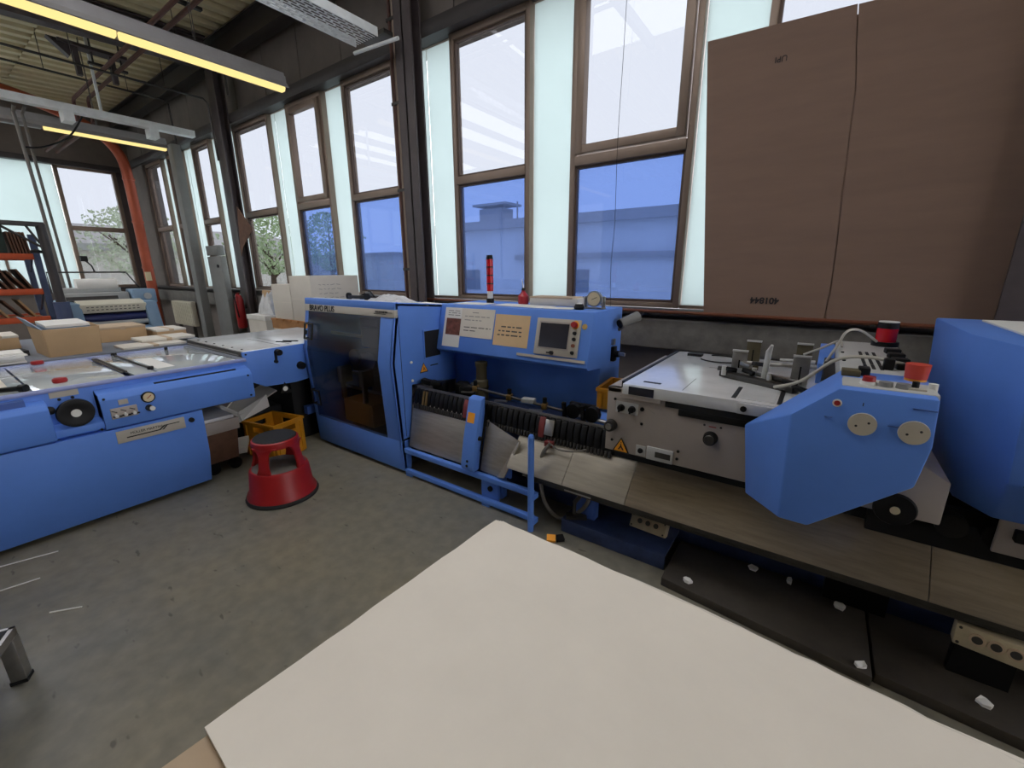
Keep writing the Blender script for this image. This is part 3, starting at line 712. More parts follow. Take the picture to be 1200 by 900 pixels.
# end panel details
box('pocket', 'slot_dark', side, HX1-.002, HX1+.002, 2.2, 2.36, .86, 1.06)
bars_ = MB().box(HX1, HX1+.006, 2.19, 2.2, .85, 1.07).box(HX1, HX1+.006, 2.36, 2.37, .85, 1.07).box(HX1, HX1+.006, 2.2, 2.36, .85, .86).box(HX1, HX1+.006, 2.2, 2.36, 1.06, 1.07)
bars_.build('pocket_rim', 'blue', side)
for y_, z_ in ((2.063, .849), (2.063, .71)): MB().lathe([(0, 0), (.011, 0), (.009, .006), (0, .007)], (HX1, y_, z_), 12, 'x').build('cap_screw', 'white_plastic', side)
def triangle_sign(c, u, v, s_, parent, glyph=True):
    c, u, v = Vector(c), Vector(u).normalized(), Vector(v).normalized(); n = u.cross(v)
    tri = lambda k, o: [c+(u*a+v*b)*k*s_+n*o for a, b in ((-.5, -.4), (.5, -.4), (0, .5))]
    a = MB().loft(tri(1, 0), tri(1, .0015)).build('warning_sign', 'ink', parent, smooth=False)
    MB().loft(tri(.78, .0015), tri(.78, .0025)).build('sign_face', 'yellow_sign', a, smooth=False)
    q = lambda pts: [c+(u*p[0]+v*p[1])*s_+n*.0026 for p in pts]
    q2 = lambda pts: [p+n*.0008 for p in q(pts)]
    mb = MB()
    for pts in (((-.04, .12), (.02, .14), (.05, -.02), (-.01, -.05)), ((-.16, -.2), (-.1, -.23), (.04, -.02), (-.02, .02)), ((.0, -.05), (.06, -.02), (.18, -.2), (.1, -.22)), ((-.02, .18), (.03, .18), (.03, .23), (-.02, .23))):
        mb.loft(q(pts), q2(pts))
    mb.build('sign_glyph', 'ink', a, smooth=False)
triangle_sign((HX1+.001, 2.18, .785), (0, 1, 0), (0, 0, 1), .085, side)
box('slot', 'slot_dark', side, HX1-.001, HX1+.002, 2.25, 2.33, .788, .796)
box('panel_seam', 'slot_dark', side, HX1-.001, HX1+.001, 1.968, 1.972, .3, 1.2)
box('black_shoe', 'black', side, HX1-.035, HX1+.002, 1.935, 2.0, .272, .285)
for x_ in (HX0+.08, HX1-.1):
    for y_ in (2.0, 2.7): MB().cyl((x_, y_, 0), (x_, y_, .05), .03).build('foot', 'steel_dark', hd)

# things lying on the hood
tool = T('hand_tool', 'small black and chrome clamp tool lying on the blue hood', 'tool', (-3.1, 2.15, 1.28))
MB().cbox((-3.12, 2.2, 1.29), (.2, .05, .025), .2).build('body', 'steel_dark', tool, .004)
for a in (-3.22, -2.98): MB().lathe([(0, -.01), (.03, -.01), (.03, .01), (0, .01)], (a, 2.17, 1.295), 14, 'y').build('wheel', 'black', tool)
MB().tube([(-3.1, 2.2, 1.3), (-3.0, 2.22, 1.34), (-2.93, 2.2, 1.30)], .007).build('lever', 'black', tool)
MB().cbox((-3.02, 2.22, 1.32), (.05, .03, .03), .5).build('jaw', 'steel', tool, .003)
def crumple(name, label, cat, c, sx, sy, sz, m, seed, n=10):
    random.seed(seed); mb = MB(); g = []
    for i in range(n):
        row = []
        for j in range(n):
            u, v = i/(n-1)*2-1, j/(n-1)*2-1
            e = max(0, 1-max(abs(u), abs(v))**3)
            row.append(mb.bm.verts.new((c[0]+u*sx+random.uniform(-.1, .1)*sx*.6, c[1]+v*sy+random.uniform(-.1, .1)*sy*.6, c[2]+.002+e*sz*random.uniform(.55, 1))))
        g.append(row)
    for i in range(n-1):
        for j in range(n-1): mb.face((g[i][j], g[i+1][j], g[i+1][j+1], g[i][j+1]))
    b = [mb.bm.verts.new((c[0]+a*sx*.8, c[1]+d*sy*.8, c[2])) for a, d in ((-1, -1), (1, -1), (1, 1), (-1, 1))]
    mb.face(b)
    o = mb.build(name, m, None, smooth=False, label=label, cat=cat); random.seed(5); return o
def hood_z(y): return 1.285-(y-1.957)*.0831
crumple('plastic_bag', 'crumpled clear plastic bag on top of the blue hood', 'bag', (-2.72, 2.2, hood_z(2.2)-.01), .2, .1, .07, 'plastic_wrap', 3)
crumple('cloth_rag', 'flat pale rag on the hood corner beside the control box', 'rag', (-2.48, 2.3, hood_z(2.3)-.012), .1, .12, .02, 'paper', 4)
box('hood_top_glint', 'paper', None, -3.45, -2.45, 1.99, 2.02, hood_z(2.02)+.003, hood_z(1.99)+.004, label='thin white strip standing for the bright line of the hood top', cat='sheet')  # white strip painted in for the bright line of the hood top

# ------------------------------------------------------------------ control box
cx0, cx1 = -2.376, -1.10
cb = T('control_box', 'blue control cabinet with tilted console face and touch screen', 'control cabinet', (-1.7, 2.6, 0))
body = MB().prism([(2.40, 1.25), (2.32, .915), (2.345, .895), (2.52, .88), (2.52, .45), (2.85, .45), (2.85, 1.25)], 'x', cx0, cx1).build('body', 'blue', cb, .006)
box('plinth', 'blue_lower', cb, cx0+.05, cx1-.02, 2.54, 2.83, 0, .45)
FO = Vector((-2.38, 2.32, .915)); FV = Vector((0, .08, .335)).normalized(); FU = Vector((1, 0, 0)); FN = FU.cross(FV)
def fp(u, v, o=0): return FO+FU*u+FV*v+FN*o
def fslab(name, m, parent, u0, u1, v0, v1, o0, o1, skew=0, bev=0, **k):
    A = [fp(u0, v0, o0), fp(u1, v0+skew, o0), fp(u1, v1+skew, o0), fp(u0, v1, o0)]; B = [p+FN*(o1-o0) for p in A]
    return MB().loft(A, B).build(name, m, parent, bev, **k)
def wordline(parent, u0, u1, v, h, m, o, words=4, seed=1):
    random.seed(seed); mb = MB(); u = u0
    while u < u1-.004:
        wv = min(random.uniform(.018, .06), u1-u); a = fp(u, v, o)
        mb.loft([fp(u, v, o), fp(u+wv, v, o), fp(u+wv, v+h, o), fp(u, v+h, o)], [fp(u, v, o+.0006), fp(u+wv, v, o+.0006), fp(u+wv, v+h, o+.0006), fp(u, v+h, o+.0006)])
        u += wv+.012
    mb.build('text_line', m, parent, smooth=False)
n1 = fslab('paper_notice', 'paper', None, .058, .228, .028, .322, .001, .0022, label='white paper notice with brown photograph taped to the console', cat='notice')
fslab('photograph', 'photo_brown', n1, .08, .226, .118, .242, .0022, .003)
for i in range(3): wordline(n1, .09, .21, .295-i*.016, .006, 'ink_soft', .0022, seed=i)
n2 = fslab('paper_notice', 'paper_shade', None, .225, .533, .114, .322, .0024, .0036, label='pale grey typed notice taped beside the photograph notice', cat='notice')
for i, (a, b, v, m_) in enumerate(((.33, .4, .29, 'ink_soft'), (.26, .49, .262, 'ink_soft'), (.26, .42, .235, 'ink_soft'), (.26, .51, .182, 'ink'), (.26, .37, .158, 'ink'))): wordline(n2, a, b, v, .006, 'ink_soft' if m_ == 'ink_soft' else 'ink_mid', .0036, seed=20+i)
n3 = fslab('paper_notice', 'tan_paper', None, .542, .832, .080, .296, .001, .0022, label='tan paper notice with three lines of text beside the screen', cat='notice')
for i, (a, b, v) in enumerate(((.60, .785, .207), (.58, .79, .178), (.575, .775, .15))): wordline(n3, a, b, v, .009, 'ink_mid', .0022, seed=30+i)
pu = fslab('operator_panel', 'band_beige', cb, .892, 1.207, .055, .29, .0, .012, bev=.003)
fslab('screen_bezel', 'machine_grey', pu, .915, 1.142, .094, .270, .012, .015)
fslab('screen', 'screen', pu, .926, 1.132, .104, .259, .015, .017)
def fbutton(name, m, parent, u, v, r, h, o=.012):
    return MB().cyl(fp(u, v, o), fp(u, v, o+h), r, r*.88, 16).build(name, m, parent)
fbutton('button_ring', 'yellow_sign', pu, 1.170, .258, .026, .006); fbutton('emergency_button', 'red', pu, 1.170, .258, .020, .03)
for v_, m_ in ((.207, 'black'), (.17, 'black'), (.13, 'copper_pipe'), (.086, 'black')): fbutton('button', m_, pu, 1.174, v_, .012, .012)
fbutton('key_switch', 'black', pu, 1.031, .072, .013, .02); fslab('key', 'ink', pu, .995, 1.03, .066, .076, .018, .024)
fbutton('round_emblem', 'led_amber', cb, 1.229, .253, .018, .004, 0)
fslab('console_strip', 'band_beige', cb, .76, 1.262, .028, .046, .0, .008)
# end face switch and lamp
sw = MB().box(cx1, cx1+.025, 2.68, 2.73, .90, 1.0).build('switch_plate', 'black', cb, .004)
MB().cyl((cx1+.025, 2.705, .95), (cx1+.05, 2.705, .95), .022).build('switch_knob', 'black', sw)
MB().cbox((cx1+.07, 2.69, .955), (.06, .012, .02), -.3).build('switch_lever', 'steel', sw)
MB().box(cx1, cx1+.015, 2.68, 2.72, 1.01, 1.05).build('lock_plate', 'steel', sw)
ln = T('machine_lamp', 'grey cylindrical spot lamp on the end of the control box', 'lamp', (-1.05, 2.85, 1.1))
MB().cyl((-1.05, 2.70, 1.155), (-.97, 2.80, 1.20), .03, .034).build('lamp_head', 'post_grey', ln)
MB().cyl((-1.055, 2.69, 1.152), (-1.052, 2.695, 1.154), .028).build('lamp_rim', 'black', ln)
MB().tube([(-1.1, 2.80, 1.10), (-1.07, 2.79, 1.12), (-1.02, 2.76, 1.17)], .012).build('lamp_arm', 'cable_grey', ln)
# on top of the box
st = T('signal_tower', 'stacked red signal tower on top of the control box', 'signal lamp', (-2.12, 2.68, 1.25))
MB().cyl((-2.12, 2.68, 1.25), (-2.12, 2.68, 1.285), .03).build('foot', 'black', st)
MB().cyl((-2.12, 2.68, 1.285), (-2.12, 2.68, 1.34), .022).build('stem', 'white_plastic', st)
for i in range(4):
    MB().cyl((-2.12, 2.68, 1.34+i*.062), (-2.12, 2.68, 1.396+i*.062), .026, n=18).build('lens', 'red_lens', st)
    MB().cyl((-2.12, 2.68, 1.394+i*.062), (-2.12, 2.68, 1.402+i*.062), .028, n=18).build('ring', 'black', st)
MB().cyl((-2.12, 2.68, 1.586), (-2.12, 2.68, 1.61), .027, .022).build('cap', 'black', st)
ob = T('oil_bottle', 'small red oil bottle with thin white spout', 'bottle', (-1.82, 2.7, 1.25))
MB().lathe([(0, 0), (.037, 0), (.04, .01), (.04, .06), (.02, .085), (.014, .09), (.014, .1), (0, .1)], (-1.82, 2.7, 1.25), 18).build('bottle', 'oil_red', ob)
MB().cyl((-1.82, 2.7, 1.35), (-1.82, 2.7, 1.37), .013).build('cap', 'black', ob)
MB().cyl((-1.82, 2.7, 1.37), (-1.833, 2.7, 1.43), .005, .002, 8).build('spout', 'white_plastic', ob)
fb = T('flat_carton', 'flat pale carton lying on the control box behind the gauge', 'carton', (-1.6, 2.75, 1.25))
box('carton', 'carton_white', fb, -1.75, -1.36, 2.68, 2.84, 1.25, 1.305, .004)
box('lid_edge', 'kraft', fb, -1.752, -1.40, 2.678, 2.842, 1.30, 1.312, .003)
gd = T('dial_gauge', 'round dial gauge on a chrome stand on the control box', 'gauge', (-1.19, 2.6, 1.25))
MB().lathe([(0, 0), (.05, 0), (.05, .028), (.044, .03), (0, .03)], (-1.2, 2.595, 1.315), 24, 'y').build('case', 'steel', gd)
MB().cyl((-1.2, 2.5945, 1.315), (-1.2, 2.591, 1.315), .042, n=24).build('dial', 'dial', gd)
MB().cbox((-1.195, 2.590, 1.318), (.04, .002, .003), 0, 0, -.4).build('needle', 'ink', gd)
for a in (-.062, .062): box('stand_arm', 'steel', gd, -1.2+a-.006, -1.2+a+.006, 2.59, 2.63, 1.25, 1.33, .002)
box('stand_base', 'steel', gd, -1.27, -1.13, 2.585, 2.635, 1.25, 1.262, .002)
kn = T('loose_handwheel', 'black and white handwheel lying in front of the dial gauge', 'knob', (-1.26, 2.55, 1.25))
MB().lathe([(0, 0), (.03, 0), (.034, .015), (.025, .035), (0, .04)], (-1.265, 2.52, 1.25), 18).build('knob', 'black', kn)
MB().lathe([(.02, .036), (.012, .042), (0, .044)], (-1.265, 2.52, 1.25), 14).build('knob_cap', 'white_plastic', kn)
for i, (a, b, c, d, rz_, lb) in enumerate(((-2.3, -2.02, 2.45, 2.62, .1, 'loose white paper lying below the signal tower'), (-1.95, -1.5, 2.46, 2.64, -.08, 'loose white paper in front of the flat carton'), (-1.5, -1.3, 2.45, 2.58, .2, 'small loose paper near the dial gauge'))):
    MB().cbox(((a+b)/2, (c+d)/2, 1.2525+i*.0005), (b-a, d-c, .002), rz_).build('paper_sheet', 'paper', None, label=lb, cat='paper')

# ------------------------------------------------------------------ gathering chain with cover plates
sc = T('saddle_conveyor', 'long saddle conveyor with metal cover plates and black chain links', 'conveyor', (-.8, 2.1, 0))
def plate(poly, name, m, t=.006, bev=.001): return MB().slab(poly, t).build(name, m, sc, bev)
zl = lambda x: 0
plate([(-2.36, 1.975, .225), (-1.72, 1.975, .225), (-1.72, 2.05, .555), (-2.36, 2.05, .555)], 'cover_plate', 'plate_steel')
plate([(-1.66, 1.965, .232), (-1.52, 1.965, .225), (-1.355, 1.975, .50), (-1.66, 2.045, .555)], 'cover_plate', 'plate_steel')
plate([(-1.515, 1.955, .224), (-1.44, 1.93, .25), (-1.345, 1.965, .50), (-1.352, 1.97, .507)], 'plate_fold', 'plate_steel')
def rplate(x0, x1, m):
    MB().prism([(2.07, .545), (1.905, .365), (1.897, .345), (1.903, .342), (1.912, .36), (2.076, .538)], 'x', x0, x1-.003).build('cover_plate', m, sc, 0)
rplate(-1.40, -1.02, 'plate_steel'); rplate(-1.02, -.66, 'plate_steel'); rplate(-.66, .47, 'plate_brown'); rplate(.47, 1.6, 'plate_brown'); rplate(1.6, 2.6, 'plate_brown')
MB().prism([(1.915, .345), (1.935, .345), (1.935, .315), (1.915, .315)], 'x', -1.30, 2.6).build('front_rail', 'steel_dark', sc, .003)
MB().prism([(1.93, .315), (1.945, .315), (1.945, .29), (1.93, .29)], 'x', -1.28, 2.6).build('under_rail', 'steel_dark', sc, .002)
box('rail_bracket', 'steel', sc, -1.02, -.86, 1.925, 1.95, .30, .335)
MB().prism([(2.045, .53), (2.14, .53), (2.14, .60), (2.10, .645), (2.08, .645), (2.06, .60)], 'x', -2.36, 2.6).build('chain_bed', 'black', sc)
box('ridge_strip', 'steel', sc, -2.36, -.72, 2.088, 2.097, .63, .668)
# chain links
lk = MB().prism([(2.040, .545), (2.062, .545), (2.086, .640), (2.082, .655), (2.066, .652), (2.052, .62)], 'x', -2.352, -2.318).build('chain_link', 'black', sc, .002)
tooth = MB().prism([(2.025, .515), (2.045, .515), (2.052, .548), (2.032, .548)], 'x', -2.346, -2.332).build('chain_tooth', 'steel_dark', sc, .001)
p0, q0 = WL[lk.name].copy(), WL[tooth.name].copy()
nlk = int(1.58/.0425)
for i in range(1, nlk):
    d = Vector((i*.0425, 0, 0)); c = copy_at(lk, p0+d, sc)
    if -1.79 < (p0+d).x < -1.66: pass
    c2 = copy_at(tooth, q0+d, sc); copy_at(tooth, q0+d+Vector((-.021, 0, 0)), sc)
for x_ in (-1.845, -1.245):
    MB().prism([(2.028, .535), (2.058, .535), (2.082, .648), (2.062, .656), (2.044, .62)], 'x', x_-.02, x_+.02).build('chain_pusher', 'red_dull', sc, .004)
    MB().prism([(2.022, .56), (2.035, .56), (2.06, .645), (2.05, .65)], 'x', x_+.025, x_+.085).build('pusher_plate', 'steel', sc, .003)
for x_ in (-2.255, -2.225): MB().prism([(2.030, .555), (2.038, .55), (2.066, .648), (2.056, .652)], 'x', x_-.008, x_+.008).build('brass_tab', 'brass', sc)
# cover arm
ar = T('cover_arm', 'blue arm cover with yellow sticker between the conveyor plates', 'arm cover', (-1.7, 1.95, .2))
MB().prism([(2.04, .715), (1.995, .70), (1.925, .43), (1.895, .27), (1.90, .235), (1.955, .235), (1.985, .40), (2.03, .60)], 'x', -1.775, -1.665).build('arm', 'blue', ar, .010)
MB().prism([(1.972, .612), (1.955, .547), (1.953, .548), (1.970, .613)], 'x', -1.757, -1.70).build('warning_sticker', 'yellow_sign', ar)
MB().prism([(1.97, .36), (2.035, .60), (2.028, .60), (1.963, .36)], 'x', -1.664, -1.652).build('arm_slot', 'slot_dark', ar)
for z_, y_ in ((.27, 1.893), (.30, 1.899)): MB().cyl((-1.72, y_, z_), (-1.72, y_+.01, z_), .009).build('screw', 'black', ar)
MB().lathe([(0, 0), (.016, 0), (.012, .014), (0, .015)], (-1.665, 1.965, .45), 14, 'x').build('knob', 'black', ar)
MB().prism([(1.965, .24), (1.985, .24), (2.06, .56), (2.04, .56)], 'x', -1.652, -1.64).build('edge_strip', 'steel', ar)
# guard rail at floor level
gr = T('guard_rail', 'low blue guard rail with upright post in front of the conveyor', 'guard rail', (-1.8, 1.95, 0))
box('upper_bar', 'blue', gr, -2.37, -1.235, 1.925, 1.96, .185, .222, .005)
box('lower_bar', 'blue', gr, -2.37, -1.235, 1.925, 1.96, .02, .055, .005)
MB().cyl((-1.21, 1.875, 0), (-1.21, 1.875, .595), .018).cyl((-1.21, 1.875, .595), (-1.21, 1.875, .61), .018, .011).build('post', 'blue', gr)
for z_ in (.037, .203): box('post_link', 'blue', gr, -1.235, -1.205, 1.88, 1.95, z_-.016, z_+.016)
box('upright_plate', 'blue', gr, -1.66, -1.52, 1.965, 1.985, .02, .2, .004)
MB().lathe([(0, 0), (.018, 0), (.018, .012), (0, .013)], (-1.58, 1.953, .12), 14, 'y').build('bolt', 'black', gr)
for x_ in (-2.34, -1.6): box('foot', 'blue', gr, x_-.03, x_+.03, 1.93, 1.98, 0, .02)
# brackets and base frame below the conveyor
bf = sc
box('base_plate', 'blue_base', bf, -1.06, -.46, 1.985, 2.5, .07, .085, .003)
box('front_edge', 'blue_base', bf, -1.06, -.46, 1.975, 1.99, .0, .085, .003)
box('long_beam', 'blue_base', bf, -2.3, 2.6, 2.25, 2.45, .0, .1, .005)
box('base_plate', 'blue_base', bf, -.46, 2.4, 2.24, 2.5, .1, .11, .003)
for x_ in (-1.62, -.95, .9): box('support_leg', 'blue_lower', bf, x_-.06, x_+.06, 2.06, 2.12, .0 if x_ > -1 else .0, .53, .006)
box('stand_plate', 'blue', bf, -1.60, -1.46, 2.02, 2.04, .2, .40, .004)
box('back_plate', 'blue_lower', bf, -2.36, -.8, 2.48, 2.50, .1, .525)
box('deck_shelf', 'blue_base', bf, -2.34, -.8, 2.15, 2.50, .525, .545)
MB().tube([(-1.0, 2.02, .12), (-.99, 2.0, .2), (-.93, 1.99, .29)], .012).build('strut', 'steel_dark', bf)
MB().cbox((-.99, 2.03, .095), (.12, .05, .02), .5).build('clamp_plate', 'steel_dark', bf)
# rods and clamps above the chain
rc = T('clamp_rods', 'steel rods with brass clamps and black knobs behind the chain', 'rod assembly', (-1.6, 2.25, .545))
MB().cyl((-2.0, 2.25, .685), (-.8, 2.25, .625), .009, n=10).build('rod', 'steel_dark', rc)
MB().cyl((-2.0, 2.3, .545), (-2.0, 2.3, .70), .012, n=10).build('rod_post', 'steel', rc)
for x_ in (-1.93, -1.63, -1.35):
    zz = .685-(x_+2.0)*.05
    MB().cbox((x_, 2.25, zz), (.035, .05, .04), .3).build('clamp', 'brass', rc, .004)
    MB().cyl((x_, 2.25, zz+.02), (x_, 2.25, zz+.055), .014).build('clamp_knob', 'black', rc)
    MB().cbox((x_-.05, 2.22, zz-.03), (.09, .03, .008), .4).build('clamp_finger', 'steel', rc)
MB().cbox((-1.48, 2.26, .665), (.09, .05, .03), .15).build('sensor_block', 'press_grey', rc, .003)
for x_, y_ in ((-2.25, 2.22), (-2.1, 2.3), (-2.02, 2.26)):
    MB().cbox((x_, y_, .62), (.1, .1, .14), .4).build('feeder_block', 'black', rc, .02)
for x_ in (-2.3, -2.2): MB().cbox((x_, 2.13, .70), (.08, .05, .04), .3, 0, .2).build('guide_shoe', 'black', rc, .01)
op = T('pump_post', 'stubby olive grey pump post standing behind the conveyor chain', 'post', (-2.02, 2.42, .545))
MB().lathe([(0, .0), (.05, .0), (.05, .16), (.04, .17), (.04, .26), (.046, .27), (.046, .30), (0, .31)], (-1.98, 2.38, .545), 18).build('body', 'olive', op)
MB().lathe([(.051, .10), (.054, .10), (.054, .115), (.051, .115)], (-1.98, 2.38, .545), 18).build('band', 'steel_dark', op)
# transport rollers before the feeder
tr = T('roller_carriage', 'black roller carriage on twin rods beside the grey feeder', 'carriage', (-1.0, 2.2, .545))
for z_ in (.62, .655): MB().cyl((-1.12, 2.16, z_+.02), (-.775, 2.16, z_), .009, n=10).build('rod', 'steel', tr)
for x_ in (-1.10, -.98): MB().lathe([(0, -.02), (.045, -.02), (.045, .02), (0, .02)], (x_, 2.17, .69), 18, 'y').build('roller', 'black', tr)
for x_ in (-1.14, -1.02): MB().cbox((x_, 2.13, .67), (.02, .02, .16), 0, .2).build('roller_arm', 'black', tr)
MB().cbox((-1.06, 2.2, .72), (.16, .03, .03)).build('cross_bar', 'black', tr, .004)
box('blue_tray', 'blue', tr, -1.05, -.79, 2.24, 2.40, .60, .64, .004)
MB().tube(spline([(-1.18, 2.01, .53), (-1.10, 1.985, .51), (-1.0, 1.985, .52), (-.93, 2.0, .545)]), .005).build('wire', 'cable_grey', tr)
MB().prism([(2.0, .53), (2.0, .50), (2.05, .5), (2.05, .53)], 'x', -1.20, -1.15).build('end_block', 'red_dull', tr)

# ------------------------------------------------------------------ grey sheet feeder
fd = T('sheet_feeder', 'grey sheet feeder with steel table, control knobs and warning sign', 'machine', (-.3, 2.3, 0))
fpn = MB().prism([(-.775, .635), (.085, .635), (.085, .93), (-.48, .93), (-.52, .957), (-.775, .957)], 'y', 1.88, 1.91).build('front_panel', 'machine_grey', fd, .004)
box('body', 'machine_grey', fd, -.765, .085, 1.91, 2.78, .70, .93, .006)
tb = box('table_top', 'table_steel', fd, -.70, .085, 1.868, 2.85, .932, .985, .004)
box('left_step', 'machine_grey', fd, -.775, -.705, 1.88, 2.80, .93, .957, .004)
box('table_gap', 'slot_dark', fd, -.50, .08, 1.874, 1.90, .905, .931)
box('under_bar', 'black', fd, -.44, .08, 1.872, 1.885, .875, .905, .003)
box('corner_tab', 'head_grey', fd, -.215, -.06, 1.855, 1.868, .935, .98, .003)
MB().lathe([(0, 0), (.012, 0), (.012, .006), (0, .006)], (-.19, 1.849, .958), 12, 'y').build('tab_bolt', 'black', fd)
box('display_window', 'screen', fd, -.668, -.552, 1.864, 1.869, .938, .976)
box('front_lug', 'machine_grey', fd, -.70, -.52, 1.868, 1.885, .915, .935)
# table top slots and inlays
box('table_slot', 'slot_dark', tb, -.628, -.548, 1.945, 1.965, .984, .9865)
box('table_slot', 'slot_dark', tb, -.245, -.228, 1.90, 2.10, .984, .9865)
box('table_slot', 'slot_dark', tb, -.083, -.066, 1.90, 2.20, .984, .9865)
box('inlay_plate', 'table_steel', tb, -.222, -.09, 1.90, 2.2, .984, .9875)
box('table_seam', 'steel_dark', tb, -.44, -.437, 1.90, 2.15, .984, .9856)
box('table_seam', 'steel_dark', tb, -.44, -.1, 2.45, 2.453, .984, .9856)
box('edge_strip', 'black', tb, -.715, -.70, 1.90, 2.85, .955, .988)
box('rear_clip', 'black', tb, -.62, -.54, 2.72, 2.78, .985, 1.0)
# controls on the front panel
def fknob(name, m, x, z, r, h, y=1.88, r2=None, n=20, parent=fpn):
    return MB().cyl((x, y, z), (x, y-h, z), r, r2 or r*.85, n).build(name, m, parent)
box('knob_plate', 'head_grey', fpn, -.728, -.62, 1.876, 1.882, .838, .893)
for x_ in (-.701, -.648):
    k_ = fknob('selector_knob', 'black', x_, .864, .017, .018, 1.876); MB().cbox((x_, 1.852, .864), (.008, .012, .034), 0, 0, .2).build('knob_grip', 'black', k_, .002)
fknob('indicator', 'black', -.602, .872, .010, .006)
bk = fknob('adjusting_wheel', 'steel_dark', -.745, .768, .030, .035, 1.875); fknob('wheel_hub', 'steel', -.745, .768, .016, .008, 1.84, parent=bk)
rk = fknob('rotary_knob', 'black', -.30, .80, .030, .03); fknob('knob_cap', 'steel_dark', -.30, .80, .022, .005, 1.85, parent=rk)
box('red_text', 'red', fpn, -.312, -.283, 1.8785, 1.8805, .848, .852)
for x_, z_ in ((-.305, .885), (-.33, .853), (-.265, .853)): fknob('dot_mark', 'ink', x_, z_, .005, .002, n=10)
triangle_sign((-.692, 1.8785, .668), (1, 0, 0), (0, 0, 1), .088, fpn)
box('key_plate', 'head_grey', fpn, -.617, -.572, 1.876, 1.881, .643, .693)
fknob('key_lock', 'black', -.595, .668, .013, .008, 1.876)
cn = box('counter', 'head_grey', fpn, -.565, -.445, 1.872, 1.881, .637, .70, .002)
box('counter_window', 'steel_dark', cn, -.525, -.455, 1.8705, 1.8725, .655, .682)
for x_, z_ in ((-.426, .705), (-.428, .668), (-.60, .80), (-.74, .69), (-.735, .90)): fknob('screw', 'black', x_, z_, .007, .004, n=10)
for i, (x_, z_, l_) in enumerate(((-.70, .925, .025), (-.72, .905, .03), (-.56, .87, .04))): MB().cbox((x_, 1.8795, z_), (l_, .001, .002), 0, 0, .5*(i-1)).build('scribble', 'ink_soft', fpn)
for x_ in (-.7, .1): box('leg', 'machine_grey', fd, x_-.05, x_+.05, 2.71, 2.78, .0, .70)
# side guides and grippers on the table
gg = T('gripper_assembly', 'steel gripper assembly with upright stop plates on the feeder table', 'gripper', (-.2, 2.3, .985))
MB().cbox((-.19, 2.20, 1.0), (.36, .05, .026), -.5).build('base_bar', 'steel_dark', gg, .004)
MB().cbox((-.17, 2.27, 1.015), (.34, .025, .02), -.5).build('base_bar', 'steel', gg, .003)
for (x_, y_, zt, m_) in ((-.285, 2.33, 1.115, 'steel'), (-.03, 2.24, 1.13, 'steel'), (-.25, 2.52, 1.14, 'olive'), (-.03, 2.52, 1.145, 'olive')):
    pl_ = MB().cbox((x_, y_, (.985+zt)/2), (.066, .008, zt-.985), 0).build('stop_plate', m_, gg, .002)
    MB().cbox((x_, y_-.004, zt-.004), (.068, .016, .008)).build('stop_lip', 'head_grey', pl_)
    MB().box(x_-.003, x_+.003, y_-.006, y_-.004, 1.01, zt-.05).build('stop_slot', 'black', pl_)
MB().cyl((-.165, 2.25, 1.0), (-.16, 2.25, 1.13), .013).cyl((-.16, 2.25, 1.13), (-.15, 2.23, 1.165), .013, .006).build('sensor_rod', 'head_grey', gg)
MB().cyl((-.30, 2.40, 1.04), (.06, 2.40, 1.05), .010).build('cross_rod', 'steel', gg)
MB().cyl((-.12, 2.38, 1.075), (.02, 2.38, 1.08), .008).build('cross_rod', 'head_grey', gg)
for (x_, y_, z_, rz_) in ((-.31, 2.25, 1.03, .3), (-.23, 2.24, 1.03, -.6), (-.2, 2.3, 1.06, .9), (-.11, 2.2, 1.02, -.4), (-.06, 2.15, 1.02, -.5), (-.25, 2.3, 1.05, -.7), (-.34, 2.28, 1.02, 0), (-.02, 2.1, 1.01, -.4)):
    MB().cbox((x_, y_, z_), (.06, .022, .02), rz_, 0, .15).build('gripper_block', random.choice(['black', 'steel', 'steel_dark', 'steel']), gg, .003)
for (x_, y_) in ((-.21, 2.27), (-.14, 2.19), (-.335, 2.24)): MB().cyl((x_, y_, 1.0), (x_, y_, 1.045), .011).build('gripper_screw', 'head_grey', gg)
MB().tube(arc((-.43, 2.70, .99), .11, -2.6, 2.2, 20, 'xy'), .004, 6).build('cable_loop', 'black', None, label='thin black cable loop lying on the steel feeder table', cat='cable')
# control head with the blue cover
hh = T('console_unit', 'grey console with vent slots, buttons and blue angular cover', 'machine', (.2, 2.1, 0))
head = MB().prism([(1.62, .95), (1.62, 1.155), (2.63, 1.155), (2.63, .90), (1.85, .90)], 'x', .09, .312).build('head_body', 'head_grey', hh, .006)
box('head_base', 'machine_grey', hh, .09, .31, 2.52, 2.63, .0, .90)
MB().prism([(1.87, .99), (1.87, 1.09), (2.55, 1.11), (2.55, .99)], 'x', .05, .089).build('side_belt', 'black', hh, .004)
MB().prism([(2.30, 1.0), (2.60, 1.0), (2.60, 1.14), (2.30, 1.09)], 'x', .03, .087).build('blue_fin', 'blue', hh, .003)
fr = [(-.026, 1.047), (-.014, .676), (.069, .674), (.298, .884), (.314, 1.01), (.305, 1.15), (.084, 1.15)]
re = [(-.178, .897), (-.141, .606), (.069, .612), (.30, .85), (.320, 1.01), (.312, 1.158), (.094, 1.158)]
cov = MB().loft([(a, 1.58, b) for a, b in fr], [(a, 1.845, b) for a, b in re]).build('front_cover', 'blue', hh, .006)
for x_, z_ in ((.153, 1.05), (.268, 1.048)):
    dsc = MB().cyl((x_, 1.581, z_), (x_, 1.573, z_), .035, .034, 28).build('round_plate', 'round_alu', cov)
    for dx, dz in ((-.014, -.006), (.014, .007)): MB().cyl((x_+dx, 1.573, z_+dz), (x_+dx, 1.572, z_+dz), .0035, n=8).build('hole', 'ink', dsc)
